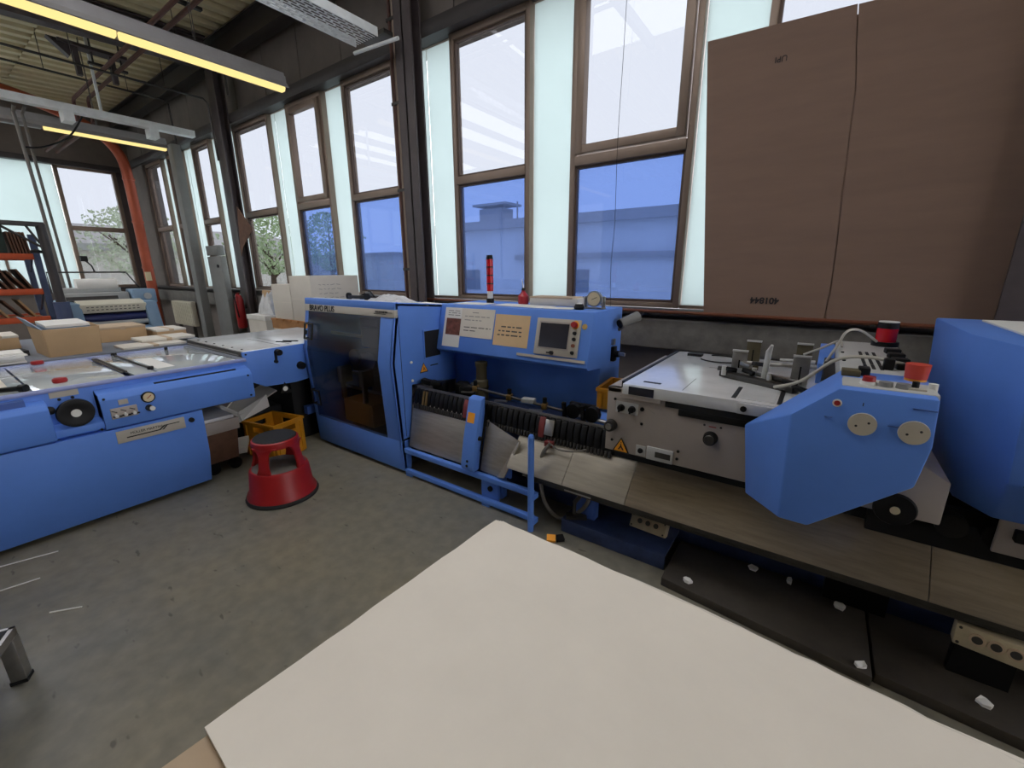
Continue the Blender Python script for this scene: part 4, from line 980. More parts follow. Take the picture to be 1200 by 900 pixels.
hb = MB().cyl((.085, 1.581, 1.104), (.085, 1.578, 1.104), .012, n=20).build('round_badge', 'white_plastic', cov)
MB().cyl((.085, 1.578, 1.104), (.085, 1.577, 1.104), .008, n=16).build('badge_centre', 'red', hb)
for x_, l_ in ((.06, .02), (.21, .025), (.255, .05)): MB().box(x_, x_+l_, 1.578, 1.581, 1.055 if l_ < .04 else 1.115, 1.058 if l_ < .04 else 1.119).build('small_print', 'blue_lower', cov)
MB().box(.145, .147, 1.578, 1.581, 1.105, 1.115).build('small_mark', 'ink', cov)
# top of the head
def topcyl(name, m, x, y, r, h, z=1.155, parent=head, r2=None): return MB().cyl((x, y, z), (x, y, z+h), r, r2 or r*.92, 20).build(name, m, parent)
eb = topcyl('button_collar', 'yellow_sign', .278, 1.80, .028, .008); topcyl('emergency_button', 'estop_red', .278, 1.80, .028, .045, 1.163, head, .031)
topcyl('button_collar', 'white_plastic', .155, 1.665, .022, .010); topcyl('red_button', 'red', .155, 1.665, .017, .014, 1.165)
for x_ in (.195, .235): topcyl('grey_button', 'post_grey', x_, 1.66, .018, .014)
topcyl('black_knob', 'black', .262, 1.67, .009, .022)
box('key_bar', 'band_beige', head, .245, .285, 1.645, 1.665, 1.155, 1.16)
for i in range(3):
    for j in range(4):
        x_ = .165+i*.022+j*.0; y_ = 1.97+j*.1
        MB().cbox((x_, y_, 1.1555), (.010, .085, .003)).build('vent_slot', 'slot_dark', head)
for y_ in (1.98, 2.1, 2.22, 2.34): MB().cbox((.272, y_, 1.165), (.05, .045, .02), .1).build('connector', 'black', head, .004)
MB().cbox((.225, 1.95, 1.175), (.03, .03, .04)).build('cable_plug', 'black', head, .005)
for y_ in (1.80, 2.05, 2.25): MB().cyl((.105, y_, 1.155), (.105, y_, 1.160), .006, n=10).build('screw', 'black', head)
MB().cbox((.115, 1.78, 1.165), (.05, .05, .02)).build('latch', 'olive', head, .003); MB().cbox((.150, 1.80, 1.17), (.03, .05, .025)).build('latch', 'black', head, .003)
topcyl('cap', 'white_plastic', .305, 1.70, .012, .03, 1.14)
beacon = T('beacon_lamp', 'short red and black beacon on the grey control head', 'signal lamp', (.265, 2.56, 1.155))
MB().cyl((.265, 2.56, 1.155), (.265, 2.56, 1.175), .05).build('foot', 'black', beacon)
MB().cyl((.265, 2.56, 1.175), (.265, 2.56, 1.235), .038, n=20).build('lens', 'red_lens', beacon)
MB().cyl((.265, 2.56, 1.235), (.265, 2.56, 1.262), .038, n=20).build('cap', 'black', beacon)
MB().cyl((.265, 2.56, 1.262), (.265, 2.56, 1.266), .037, n=20).build('cap_top', 'white_plastic', beacon)
for pts, r_, m_, lb in (([(-.11, 2.08, 1.01), (-.02, 2.03, 1.06), (.08, 2.0, 1.165), (.17, 2.0, 1.185), (.24, 1.98, 1.178), (.27, 2.0, 1.17)], .0065, 'cable_white', 'pale hose arching from the gripper over the vent slots'),
                        ([(.04, 2.3, 1.06), (.085, 2.32, 1.17), (.11, 2.33, 1.235), (.16, 2.4, 1.235), (.23, 2.5, 1.18)], .0055, 'cable_white', 'pale hose looping to the beacon on the control head'),
                        ([(-.03, 2.45, 1.10), (.03, 2.42, 1.14), (.09, 2.38, 1.185), (.105, 2.36, 1.163)], .005, 'cable_white', 'short pale hose behind the blue fin')):
    MB().tube(spline(pts, 7), r_, 8).build('air_hose', m_, None, label=lb, cat='hose')
# lower grey housing with handwheel
lh = T('drive_housing', 'grey drive housing with black handwheel below the blue cover', 'housing', (.33, 1.95, 0))
MB().prism([(.12, .66), (.435, .66), (.435, .815), (.36, .86), (.12, .86)], 'y', 1.86, 2.18).build('housing', 'machine_grey', lh, .005)
box('pedestal', 'black', lh, .2, .42, 2.155, 2.21, .0, .66)
hw = MB().lathe([(0, 0), (.055, 0), (.06, .01), (.055, .022), (.02, .024), (0, .024)], (.313, 1.832, .69), 28, 'y').build('handwheel', 'black', lh)
MB().cyl((.313, 1.832, .69), (.313, 1.828, .69), .014, n=18).build('wheel_hub', 'dial', hw)

# ------------------------------------------------------------------ cabinet at the right
rc_ = T('feeder_cabinet', 'tall blue feeder cabinet with folded corner and grey door', 'cabinet', (.9, 2.3, 0))
def ring(a, b, yf, z): return [(a, 2.1, z), (b, yf, z), (1.6, yf, z), (1.6, 2.7, z), (a, 2.7, z)]
mbx = MB()
R4 = [mbx.verts(r_) for r_ in (ring(.50, .575, 1.98, .68), ring(.462, .535, 1.80, .87), ring(.435, .505, 1.80, 1.28))]
mbx.face(R4[0][::-1]); mbx.face(R4[-1])
for A, B in zip(R4, R4[1:]):
    for i in range(5): mbx.face((A[i], A[(i+1) % 5], B[(i+1) % 5], B[i]))
cbody = mbx.build('hood', 'blue', rc_, .008)
box('door', 'machine_grey', rc_, .60, 1.6, 1.985, 2.0, .555, .74, .004)
box('frame', 'black', rc_, .50, 1.6, 2.5, 2.7, .05, .70)
MB().cbox((.66, 1.97, .64), (.05, .03, .04)).build('door_handle', 'black', rc_, .004)
box('top_plate', 'paper', rc_, .56, 1.5, 1.95, 2.6, 1.28, 1.288, .002)
triangle_sign((.60, 1.798, .90), (1, 0, 0), (0, 0, 1), .07, cbody)
for x_ in (.55, 1.5): box('foot', 'black', rc_, x_, x_+.06, 2.5, 2.68, 0, .05)
blk = T('chain_guard', 'black chain guard lying along the conveyor beside the cabinet', 'guard', (.6, 2.12, .545))
MB().prism([(2.02, .50), (2.06, .49), (2.10, .56), (2.06, .60), (2.03, .56)], 'x', .27, 1.6).build('guard', 'black', blk, .005)
for x_ in (.5, .62, .74): MB().lathe([(0, -.02), (.045, -.02), (.045, .02), (0, .02)], (x_, 2.03, .60), 16, 'y').build('guard_wheel', 'black', blk)

# ------------------------------------------------------------------ on the floor below the conveyor
def socket_box(c, rz, label, rx=0):
    t = T('socket_box', label, 'socket box', c, 'beige three way socket boxes')
    R_ = Matrix.Translation(c) @ Matrix.Rotation(rz, 4, 'Z') @ Matrix.Rotation(rx, 4, 'X')
    def loc(mb):
        for v in mb.bm.verts: v.co = R_ @ v.co
        return mb
    b_ = loc(MB().box(-.1, .1, -.03, .03, 0, .08)).build('housing', 'socket_beige', t, .006)
    for a in (-.045, 0, .045):
        s1 = loc(MB().cyl((a, -.03, .045), (a, -.036, .045), .021, n=20)).build('socket', 'kraft', b_)
        loc(MB().cyl((a, -.036, .045), (a, -.0362, .045), .014, n=16)).build('socket_well', 'steel_dark', s1)
    for a in (-.088, .088):
        for q in (.012, .068): loc(MB().cyl((a, -.03, q), (a, -.032, q), .005, n=8)).build('screw', 'steel_dark', t)
socket_box((-.60, 2.13, .085), -.05, 'beige three way socket box standing on the dirty blue base plate', -.55)
socket_box((.66, 1.93, .20), -.12, 'beige three way socket box under the conveyor below the cabinet', -.15)
MB().box(.58, .74, 1.97, 2.0, .0, .3).build('socket_post', 'black', None, label='black post holding the socket box under the conveyor', cat='post')
for (x0, x1, ya, yb, lb) in ((-.44, .355, 1.86, 2.22, 'dark wooden floor board beside the blue base plate'), (.365, 1.5, 1.80, 2.2, 'dark wooden floor board below the cabinet')):
    MB().hexa([(x0, ya, 0), (x1, ya-.09, 0), (x1, yb, 0), (x0, yb, 0), (x0, ya, .045), (x1, ya-.09, .045), (x1, yb, .045), (x0, yb, .045)]).build('floor_board', 'floor_board', None, .004, label=lb, cat='board')
random.seed(3)
for i, (x_, y_, s_, lb) in enumerate(((.07, 2.18, .04, 'torn paper strip on the board in front of the base'), (.262, 2.12, .03, 'crumpled paper scrap near the board joint'), (-.327, 1.9, .025, 'white paper scrap on the edge of the floor board'), (.321, 1.80, .022, 'small scrap beside the joint of the two boards'), (-.08, 2.19, .03, 'thin white paper strip at the back of the board'), (.66, 1.86, .025, 'paper scrap below the second socket box'))):
    mb = MB(); n_ = 6; pts = [(x_+s_*random.uniform(.5, 1)*math.cos(a*2*PI/n_)*(1 if i != 0 else .5), y_+s_*random.uniform(.4, 1)*math.sin(a*2*PI/n_), .047) for a in range(n_)]
    mb.loft(pts, [(p[0], p[1], .052+random.uniform(0, .012)) for p in pts]).build('paper_scrap', 'paper', None, smooth=False, label=lb, cat='scrap', group='paper scraps on the floor')
tp = T('tape_scrap', 'yellow and black tape scrap lying on the floor by the sheets', 'scrap', (-1.05, 1.86, 0))
MB().cbox((-1.06, 1.86, .015), (.05, .04, .02), .5, .4).build('yellow_part', 'yellow_sign', tp); MB().cbox((-1.02, 1.89, .015), (.045, .04, .02), .8, .2).build('black_part', 'black', tp)
MB().tube(spline([(-1.15, 1.985, .53), (-1.20, 1.98, .45), (-1.225, 2.0, .3), (-1.20, 2.02, .12), (-1.12, 2.05, .03), (-1.0, 2.06, .10), (-.93, 2.05, .2), (-.93, 2.04, .30)], 8), .012, 10).build('floor_cable', 'cable_grey', None, label='grey cable looping below the conveyor to the floor', cat='cable')

# ------------------------------------------------------------------ board sheets on the pallet in the foreground
pl = T('pallet_of_sheets', 'pallet stack of board sheets below the loose top sheets', 'pallet stack', (0, .45, 0))
for a in (.16, .45, .74): box('runner', 'pallet_wood', pl, -.66, .66, a-.05, a+.05, .0, .10, .003)
for i in range(7): box('deck_board', 'pallet_wood', pl, -.66+i*.19, -.50+i*.19, .12, .84, .10, .125, .002)
for i in range(16): 
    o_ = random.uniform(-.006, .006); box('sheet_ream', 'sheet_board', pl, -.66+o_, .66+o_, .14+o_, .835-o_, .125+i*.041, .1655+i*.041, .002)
kb = MB().prism([(-.70, .06), (.66, .06), (.66, .80), (-.66, .83)], 'z', .7815, .786).build('kraft_sheet', 'kraft', None, label='brown kraft board sheet under the white top sheets', cat='sheet')
def wavy(pts, z, t, name, m, label, seed):
    random.seed(seed); out = []
    for (a, b) in zip(pts, pts[1:]+pts[:1]):
        n_ = 14
        for k in range(n_):
            u = k/n_; j = .0035 if k else 0
            out.append((a[0]+(b[0]-a[0])*u+random.uniform(-j, j)*.6, a[1]+(b[1]-a[1])*u+random.uniform(-j, j)))
    return MB().prism(out, 'z', z, z+t).build(name, m, None, smooth=False, label=label, cat='sheet')
wavy([(-.705, .15), (.66, .12), (.66, .795), (.34, .815), (-.10, .858), (-.684, .872)], .7865, .005, 'board_sheet', 'paper_shade', 'pale board sheet showing behind the edge of the top sheet', 1)
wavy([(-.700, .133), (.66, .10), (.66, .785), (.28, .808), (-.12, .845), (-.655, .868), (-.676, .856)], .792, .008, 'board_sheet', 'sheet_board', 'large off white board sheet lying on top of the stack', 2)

# ------------------------------------------------------------------ trimmer table along the left
tm = T('trimmer_table', 'long blue trimmer with glass table top and handwheel', 'machine', (-4.0, .4, 0))
Y0 = -1.1
MB().prism([(-3.366, .579), (-3.378, .262), (-3.445, .03), (-3.49, .03), (-3.48, .579)], 'y', Y0, 1.035).build('lower_panel', 'blue', tm, .003)
box('lower_body', 'slot_dark', tm, -4.45, -3.5, Y0, 1.0, .12, .57)
sf = box('side_frame', 'blue', tm, -3.50, -3.46, Y0, 1.405, .572, .858, .004)
box('inner_frame', 'blue_lower', tm, -4.5, -3.5, Y0, 1.40, .60, .80)
MB().prism([(-3.478, .845), (-3.455, .845), (-3.452, .858), (-3.456, .869), (-3.478, .869)], 'y', Y0, 1.40).build('front_rim', 'lavender_strip', tm, .003)
box('rear_rim', 'lavender_strip', tm, -4.56, -4.535, Y0, 1.40, .80, .868, .003)
for y_ in (Y0, 1.35): box('end_rim', 'table_grey', tm, -4.53, -3.48, y_, y_+.05, .80, .868)
for i, (a, b) in enumerate(((Y0+.05, .30), (.31, .715), (.755, .862), (.878, 1.345))):
    box('glass_plate', 'glass_top', tm, -4.53, -3.48, a, b, .848, .866, .002)
for a in (.718, .736): box('cross_bar', 'steel_dark', tm, -4.36, -3.62, a, a+.014, .866, .878, .002)
box('cross_bar', 'steel_dark', tm, -4.46, -3.62, .864, .876, .866, .876, .002)
for x_ in (-4.47, -3.62): MB().cyl((x_, .87, .866), (x_, .87, .885), .018).build('bar_knob', 'black', tm)
box('paper_under_glass', 'paper_shade', tm, -4.3, -3.65, .0, .24, .8665, .868)
box('white_plate', 'paper', tm, -4.1, -3.6, .9, 1.0, .8665, .868)
for x_, y_ in ((-4.49, .46), (-3.63, .44)): MB().lathe([(0, 0), (.032, 0), (.035, .012), (.03, .024), (0, .026)], (x_, y_, .868), 18).build('red_stop', 'red', tm)
MB().cyl((-4.45, 1.2, .866), (-4.45, 1.2, .885), .012).build('hinge_pin', 'black', tm)
# control fascia that stands proud of the side
fa = MB().prism([(-3.46, .588), (-3.365, .588), (-3.36, .60), (-3.36, .765), (-3.385, .80), (-3.46, .82)], 'y', .54, 1.385).build('fascia', 'blue', tm, .004)
lf = MB().prism([(-3.46, .588), (-3.365, .588), (-3.36, .60), (-3.36, .77), (-3.385, .80), (-3.46, .815)], 'y', Y0, .335).build('fascia', 'blue', tm, .005)
box('pocket', 'blue_lower', lf, -3.45, -3.40, .10, .26, .79, .835)
MB().prism([(-3.46, .585), (-3.40, .585), (-3.375, .60), (-3.375, .64), (-3.46, .66)], 'y', .335, .54).build('wheel_well', 'blue', tm, .003)
MB().hexa([(-3.46, .54, .66), (-3.362, .54, .66), (-3.362, .545, .66), (-3.46, .545, .66), (-3.46, .54, .80), (-3.385, .54, .795), (-3.385, .545, .795), (-3.46, .545, .80)]).build('well_cheek', 'slot_dark', tm)
box('fascia_slot', 'slot_dark', fa, -3.42, -3.405, .82, 1.30, .798, .813)
for y_, z_ in ((.56, .775), (1.355, .76), (1.355, .61), (.52, .60), (.10, .60)): MB().cyl((-3.361, y_, z_), (-3.356, y_, z_), .007, n=10).build('screw', 'black', tm)
hwl = MB().lathe([(0, -.03), (.02, -.03), (.025, .0), (.075, .0), (.082, .012), (.078, .028), (.06, .03), (.03, .02), (0, .02)], (-3.40, .437, .722), 32, 'x').build('handwheel', 'black', tm)
MB().cyl((-3.38, .437, .722), (-3.372, .437, .722), .022, n=20).build('wheel_hub', 'white_plastic', hwl)
MB().lathe([(0, 0), (.022, 0), (.02, .03), (0, .035)], (-3.44, .345, .752), 14, 'x').build('small_knob', 'black', tm)
box('rating_plate', 'band_beige', sf, -3.461, -3.457, .36, .48, .812, .85)
for y_ in (.395, .45): MB().cyl((-3.459, y_, .80), (-3.453, y_, .80), .008, n=10).build('screw', 'black', sf)
ga = MB().lathe([(0, 0), (.034, 0), (.036, .01), (.03, .016), (0, .016)], (-3.36, .762, .742), 24, 'x').build('pressure_gauge', 'black', fa)
MB().cyl((-3.344, .762, .742), (-3.342, .762, .742), .028, n=24).build('gauge_dial', 'dial', ga)
MB().cbox((-3.341, .765, .745), (.001, .03, .004), 0, .7).build('gauge_needle', 'red', ga)
kb_ = MB().cyl((-3.36, .757, .672), (-3.335, .757, .672), .02, .018).build('regulator_knob', 'black', fa); MB().cyl((-3.335, .765, .672), (-3.32, .765, .672), .014).build('knob_cap', 'white_plastic', kb_)
vp = box('valve_plate', 'machine_grey', fa, -3.362, -3.352, .575, .70, .645, .71, .002)
for i in range(3):
    y_ = .595+i*.042
    lv = MB().cyl((-3.352, y_, .665), (-3.33, y_, .665), .009).build('valve_lever', 'white_plastic', vp)
    MB().cbox((-3.345, y_+.005, .66), (.012, .04, .008), 0, -.1).build('lever_bar', 'black', vp)
    MB().cbox((-3.351, y_-.004, .69), (.003, .028, .005), 0, -.5).build('arrow_mark', 'ink', vp)
box('small_plate', 'band_beige', fa, -3.362, -3.356, .62, .665, .725, .755)
lp = box('logo_plate', 'band_beige', tm, -3.372, -3.3645, .575, .925, .485, .562, .002)
text('MÜLLER MARTINI', .021, (-3.3635, .64, .529), (0, 1, 0), (0, 0, 1), 'ink', lp, 'maker_lettering')
SX = -3.3642
MB().box(SX, SX+.001, .62, .785, .510, .517).slab([(SX, .775, .510), (SX, .788, .510), (SX, .823, .538), (SX, .810, .538)], .001).slab([(SX, .797, .510), (SX, .807, .510), (SX, .835, .538), (SX, .825, .538)], .001).box(SX, SX+.001, .82, .895, .533, .538).build('maker_stroke', 'ink', lp, smooth=False)
MB().cyl((-3.372, .962, .528), (-3.355, .962, .528), .016).build('door_knob', 'black', tm)
for y_ in (Y0+.2, .9): box('foot', 'black', tm, -4.3, -3.6, y_, y_+.1, 0, .12)
pen = T('black_tool_lever', 'black lever tool with white cap lying at the trimmer edge', 'tool', (-3.6, .2, .87))
MB().cyl((-3.62, .0, .885), (-3.52, .27, .885), .014).build('rod', 'black', pen); MB().cyl((-3.52, .27, .885), (-3.50, .29, .885), .022).build('knob', 'black', pen)
# infeed part that joins the trimmer to the hood
inf = T('infeed_table', 'blue infeed table with steel top joining the glass topped trimmer', 'machine', (-4.1, 1.9, 0))
box('top_plate', 'table_steel', inf, -4.64, -3.56, 1.425, 2.45, .895, .905, .002)
MB().prism([(1.415, .90), (1.965, .90), (1.965, .60), (1.80, .585), (1.55, .60), (1.415, .68)], 'x', -3.59, -3.55).build('side_panel', 'blue', inf, .004)
box('rear_panel', 'blue_lower', inf, -4.64, -4.6, 1.42, 2.45, .60, .895)
box('front_step', 'steel_dark', inf, -4.62, -3.56, 1.41, 1.425, .82, .90)
for a in (.85, .87): box('step_strip', 'steel', inf, -4.6, -3.6, 1.405, 1.41, a, a+.008)
box('inner_body', 'slot_dark', inf, -4.58, -3.62, 1.5, 2.44, .62, .89)
for i in range(6): MB().cyl((-4.5+i*.17, 1.46, .904), (-4.5+i*.17, 1.46, .91), .008, n=10).build('screw', 'steel_dark', inf)
for y_ in (1.74, 1.82): box('top_seam', 'steel_dark', inf, -4.2, -3.62, y_, y_+.004, .9045, .9065)
for y_ in (2.0, 2.06): MB().cbox((-3.75, y_-.16, .909), (.14, .012, .008), .5).build('top_clip', 'black', inf)
for y_, z_, r_ in ((1.68, .862, .028), (1.854, .722, .034)): MB().cyl((-3.55, y_, z_), (-3.51, y_, z_), r_, r_*.85).build('knob', 'black', inf)
MB().cyl((-3.545, 1.66, .80), (-3.54, 1.66, .86), .01).build('lever', 'black', inf); MB().cyl((-3.55, 1.655, .79), (-3.53, 1.655, .79), .014).build('lever_ball', 'black', inf)
MB().cyl((-3.551, 1.44, .88), (-3.546, 1.44, .88), .007, n=10).build('screw', 'black', inf)
tri_ = MB().slab([(-3.56, 1.66, .52), (-3.56, 1.76, .50), (-3.56, 1.70, .61)], .01).build('hanging_sign', 'black', inf); MB().cyl((-3.548, 1.70, .55), (-3.546, 1.70, .55), .02).build('sign_disc', 'paper', tri_)
for x_, y_ in ((-4.5, 1.5), (-4.5, 2.35), (-3.72, 2.35)):
    box('leg', 'blue_lower', inf, x_-.04, x_+.04, y_-.04, y_+.04, 0, .62)
box('lower_bar', 'blue_lower', inf, -3.68, -3.62, 1.9, 2.4, .25, .32)

# ------------------------------------------------------------------ red step stool
def step_stool(cx, cy, rz):
    with at(cx, cy, 0, rz):
        t = T('step_stool', 'round red two step stool with black rubber top', 'step stool', (0, 0, 0))
        MB().lathe([(.205, 0), (.225, 0), (.228, .012), (.222, .026), (.205, .028)], n=40).build('rubber_ring', 'rubber', t)
        MB().lathe([(.19, .02), (.218, .026), (.214, .045), (.196, .075), (.184, .20), (.176, .218), (.16, .222), (.155, .21), (.17, .2), (.18, .07)], n=40).build('base_drum', 'red', t)
        MB().lathe([(.0, .212), (.165, .212), (.168, .219), (.160, .223), (0, .223)], n=40).build('lower_tread', 'concrete_sill', t)
        for i in range(4):
            a = i*PI/2+.2; ca, sa = math.cos(a), math.sin(a)
            def q(r, off, z): return (r*ca-off*sa, r*sa+off*ca, z)
            mb = MB()
            prof = [(.222, .046, .170), (.26, .032, .163), (.34, .032, .148), (.372, .05, .142), (.39, .085, .138)]
            rings = []
            for z, hw_, r in prof:
                rings.append(mb.verts([q(r, -hw_, z), q(r-.02, -hw_, z), q(r-.02, hw_, z), q(r, hw_, z)]))
            for A, B in zip(rings, rings[1:]):
                for k in range(4): mb.face((A[k], A[(k+1) % 4], B[(k+1) % 4], B[k]))
            mb.face(rings[0][::-1]); mb.face(rings[-1])
            mb.build('leg', 'red', t, .004)
        MB().lathe([(.10, .37), (.142, .375), (.146, .39), (.142, .418), (.132, .424), (.1, .42)], n=40).build('top_rim', 'red', t)
        MB().lathe([(0, .405), (.131, .405), (.133, .424), (.125, .432), (.06, .434), (0, .434)], n=36).build('top_pad', 'rubber', t)
step_stool(-2.865, 1.255, .35)

# ------------------------------------------------------------------ yellow crates
def crate(cx, cy, z, rz, L_, W_, H_, label, m='yellow_crate'):
    with at(cx, cy, z, rz):
        t = T('plastic_crate', label, 'crate', (0, 0, 0), 'yellow plastic crates')
        a, b, w_ = L_/2, W_/2, .012
        box('base', m, t, -a+.01, a-.01, -b+.01, b-.01, 0, .015)
        for s_ in (-1, 1):
            y0, y1 = (-b, -b+w_) if s_ < 0 else (b-w_, b)
            hz0, hz1, hw_ = H_-.085, H_-.04, .06
            MB().box(-a, a, y0, y1, .012, hz0).box(-a, -hw_, y0, y1, hz0, hz1).box(hw_, a, y0, y1, hz0, hz1).box(-a, a, y0, y1, hz1, H_).build('wall', m, t)
            x0, x1 = (-a, -a+w_) if s_ < 0 else (a-w_, a)
            MB().box(x0, x1, -b+w_, b-w_, .012, hz0).box(x0, x1, -b+w_, -hw_, hz0, hz1).box(x0, x1, hw_, b-w_, hz0, hz1).box(x0, x1, -b+w_, b-w_, hz1, H_).build('wall', m, t)
        for sx in (-1, 1):
            for sy in (-1, 1):
                for k in (0, 1):
                    if k: box('rib', m, t, sx*(a+.004)-.006, sx*(a+.004)+.006, sy*b*.78-.008, sy*b*.78+.008, .02, H_-.03)
                    else: box('rib', m, t, sx*a*.8-.008, sx*a*.8+.008, sy*(b+.004)-.006, sy*(b+.004)+.006, .02, H_-.03)
        MB().box(-a-.008, a+.008, -b-.008, -b+.004, H_-.02, H_).box(-a-.008, a+.008, b-.004, b+.008, H_-.02, H_).box(-a-.008, -a+.004, -b, b, H_-.02, H_).box(a-.004, a+.008, -b, b, H_-.02, H_).build('rim', m, t)
        return t
crate(-3.60, 1.585, 0, .22, .36, .28, .31, 'yellow plastic crate standing behind the red step stool')
crate(-.93, 2.53, .66, .1, .26, .30, .135, 'small yellow crate tucked behind the grey feeder')
box('crate_shelf', 'steel', None, -1.07, -.79, 2.42, 2.72, .648, .66, label='steel shelf under the small yellow crate', cat='shelf')
MB().cbox((-.93, 2.53, .70), (.2, .24, .04), .1).build('scrap_parts', 'steel_dark', None, label='dark metal parts inside the small yellow crate', cat='parts')
# papers, bin and box under the trimmer end
MB().box(-4.55, -3.74, 1.84, 2.30, .0, .58).build('dark_filler', 'slot_dark', inf, .004)  # dark block added to close off the bright view under the infeed
bn = T('waste_bin', 'grey waste bin on castors under the end of the trimmer', 'bin', (-3.75, 1.22, 0))
MB().loft([(-3.98, 1.07, .1), (-3.54, 1.07, .1), (-3.54, 1.27, .1), (-3.98, 1.27, .1)], [(-4.0, 1.055, .40), (-3.52, 1.055, .40), (-3.52, 1.29, .40), (-4.0, 1.29, .40)]).build('bin_body', 'board_brown', bn, .004)
box('bin_collar', 'machine_grey', bn, -4.01, -3.51, 1.05, 1.30, .335, .425, .004)
box('bin_film', 'plastic_wrap', bn, -3.98, -3.53, 1.06, 1.28, .42, .45, .01)
for x_ in (-3.9, -3.58):
    for y_ in (1.1, 1.25): MB().cyl((x_-.012, y_, .045), (x_+.012, y_, .045), .045).box(x_-.02, x_+.02, y_-.02, y_+.02, .08, .1).build('castor', 'black', bn)
bx2 = T('dark_box', 'dark blue box full of white waste sheets behind the crate', 'box', (-3.95, 1.5, 0))
box('box_body', 'slot_dark', bx2, -4.2, -3.84, 1.32, 1.78, .0, .34, .004)
MB().slab([(-4.18, 1.34, .345), (-3.78, 1.31, .35), (-3.76, 1.5, .355), (-4.16, 1.6, .36)], .01).build('waste_sheet', 'paper', bx2)
MB().slab([(-4.0, 1.36, .36), (-3.79, 1.45, .355), (-3.83, 1.76, .47), (-4.05, 1.74, .50)], .008).build('waste_sheet', 'paper', bx2)
MB().slab([(-3.80, 1.289, .473), (-3.80, 1.412, .373), (-3.66, 1.372, .332), (-3.66, 1.30, .320)], .006).build('waste_sheet', 'paper', bx2)
MB().slab([(-3.80, 1.412, .373), (-3.80, 1.652, .47), (-3.79, 1.66, .36), (-3.72, 1.40, .315)], .006).build('waste_sheet', 'paper', bx2)
MB().slab([(-4.1, 1.3, .36), (-3.86, 1.32, .37), (-3.9, 1.45, .47), (-4.12, 1.42, .48)], .008).build('waste_sheet', 'paper_shade', bx2)
MB().slab([(-3.80, 1.276, .124), (-3.66, 1.235, .08), (-3.62, 1.36, .079), (-3.70, 1.42, .145)], .05).build('paper_bundle', 'paper', None, label='bundle of white paper offcuts on the floor behind the stool', cat='paper')
for i, (x_, y_, l_, rz_, lb) in enumerate(((-2.62, .13, .12, .9, 'thin white paper strip on the bare floor'), (-3.05, -.02, .25, 1.35, 'long white paper strip beside the trimmer'), (-3.3, .06, .3, 1.25, 'white paper strip under the trimmer edge'), (-3.12, 1.28, .14, -.5, 'thin offcut beside the paper bundle'))):
    MB().cbox((x_, y_, .003), (l_, .006, .004), rz_).build('paper_strip', 'paper', None, label=lb, cat='paper strip')

# ------------------------------------------------------------------ low metal step at the lower left
def metal_step(cx, cy, rz):
    with at(cx, cy, 0, rz):
        t = T('metal_step', 'low metal step with black ribbed top and square legs', 'step', (0, 0, 0))
        L_, W_, H_ = .42, .28, .22
        box('top_pad', 'rubber', t, -L_/2+.012, L_/2-.012, -W_/2+.012, W_/2-.012, H_-.012, H_+.003, .002)
        bars3 = MB().box(-L_/2, L_/2, -W_/2, -W_/2+.016, H_-.03, H_+.002).box(-L_/2, L_/2, W_/2-.016, W_/2, H_-.03, H_+.002).box(-L_/2, -L_/2+.016, -W_/2, W_/2, H_-.03, H_+.002).box(L_/2-.016, L_/2, -W_/2, W_/2, H_-.03, H_+.002)
        bars3.build('top_frame', 'steel', t)
        for sx in (-1, 1):
            for sy in (-1, 1):
                lg = MB().box(sx*(L_/2-.02)-.022, sx*(L_/2-.02)+.022, sy*(W_/2-.02)-.022, sy*(W_/2-.02)+.022, .012, H_-.03).build('leg', 'steel', t, .003)
                box('foot', 'rubber', lg, sx*(L_/2-.02)-.024, sx*(L_/2-.02)+.024, sy*(W_/2-.02)-.024, sy*(W_/2-.02)+.024, 0, .014)
metal_step(-2.155, -.235, -.45)

# ------------------------------------------------------------------ behind the trimmer: side table and boxes
sd = T('side_table', 'grey work table behind the glass topped trimmer', 'table', (-5.3, .6, 0))
box('table_top', 'table_grey', sd, -6.3, -4.67, -1.2, 1.62, .83, .868, .004)
for x_ in (-6.2, -4.75):
    for y_ in (-1.1, 1.5): box('leg', 'steel_dark', sd, x_-.03, x_+.03, y_-.03, y_+.03, 0, .83)
ob_ = T('open_carton', 'open brown carton full of magazines on the side table', 'carton', (-4.95, .7, .868))
c0, c1 = [(-4.76, .565), (-4.78, .86), (-5.2, .88), (-5.16, .55)], [(-4.70, .555), (-4.72, .868), (-5.24, .90), (-5.20, .54)]
for i in range(4):
    a, b = c0[i], c0[(i+1) % 4]; e, f = c1[i], c1[(i+1) % 4]
    MB().slab([(a[0], a[1], .868), (b[0], b[1], .868), (f[0], f[1], 1.085), (e[0], e[1], 1.085)], .006).build('wall', 'cardboard', ob_)
MB().slab([(-5.16, .56, .87), (-4.77, .57, .87), (-4.79, .855, .87), (-5.19, .87, .87)], .005).build('bottom', 'cardboard', ob_)
MB().slab([(-5.20, .54, 1.085), (-4.70, .555, 1.085), (-4.86, .50, 1.16), (-5.24, .50, 1.16)], .005).build('flap', 'press_blue', ob_)
random.seed(9)
pile = (('paper', 'bottom white magazine of the pile in the open carton'), ('press_blue', 'pale blue magazine low in the pile of the open carton'), ('paper_shade', 'cream magazine above the pale blue one in the carton'), ('paper', 'white magazine in the middle of the carton pile'),
        ('lavender_strip', 'lavender magazine below the red one in the carton'), ('red', 'red magazine showing at the carton rim'), ('paper', 'white magazine lying on the red one in the carton'), ('press_blue', 'blue magazine near the top of the carton pile'), ('paper', 'topmost white magazine of the carton pile'))
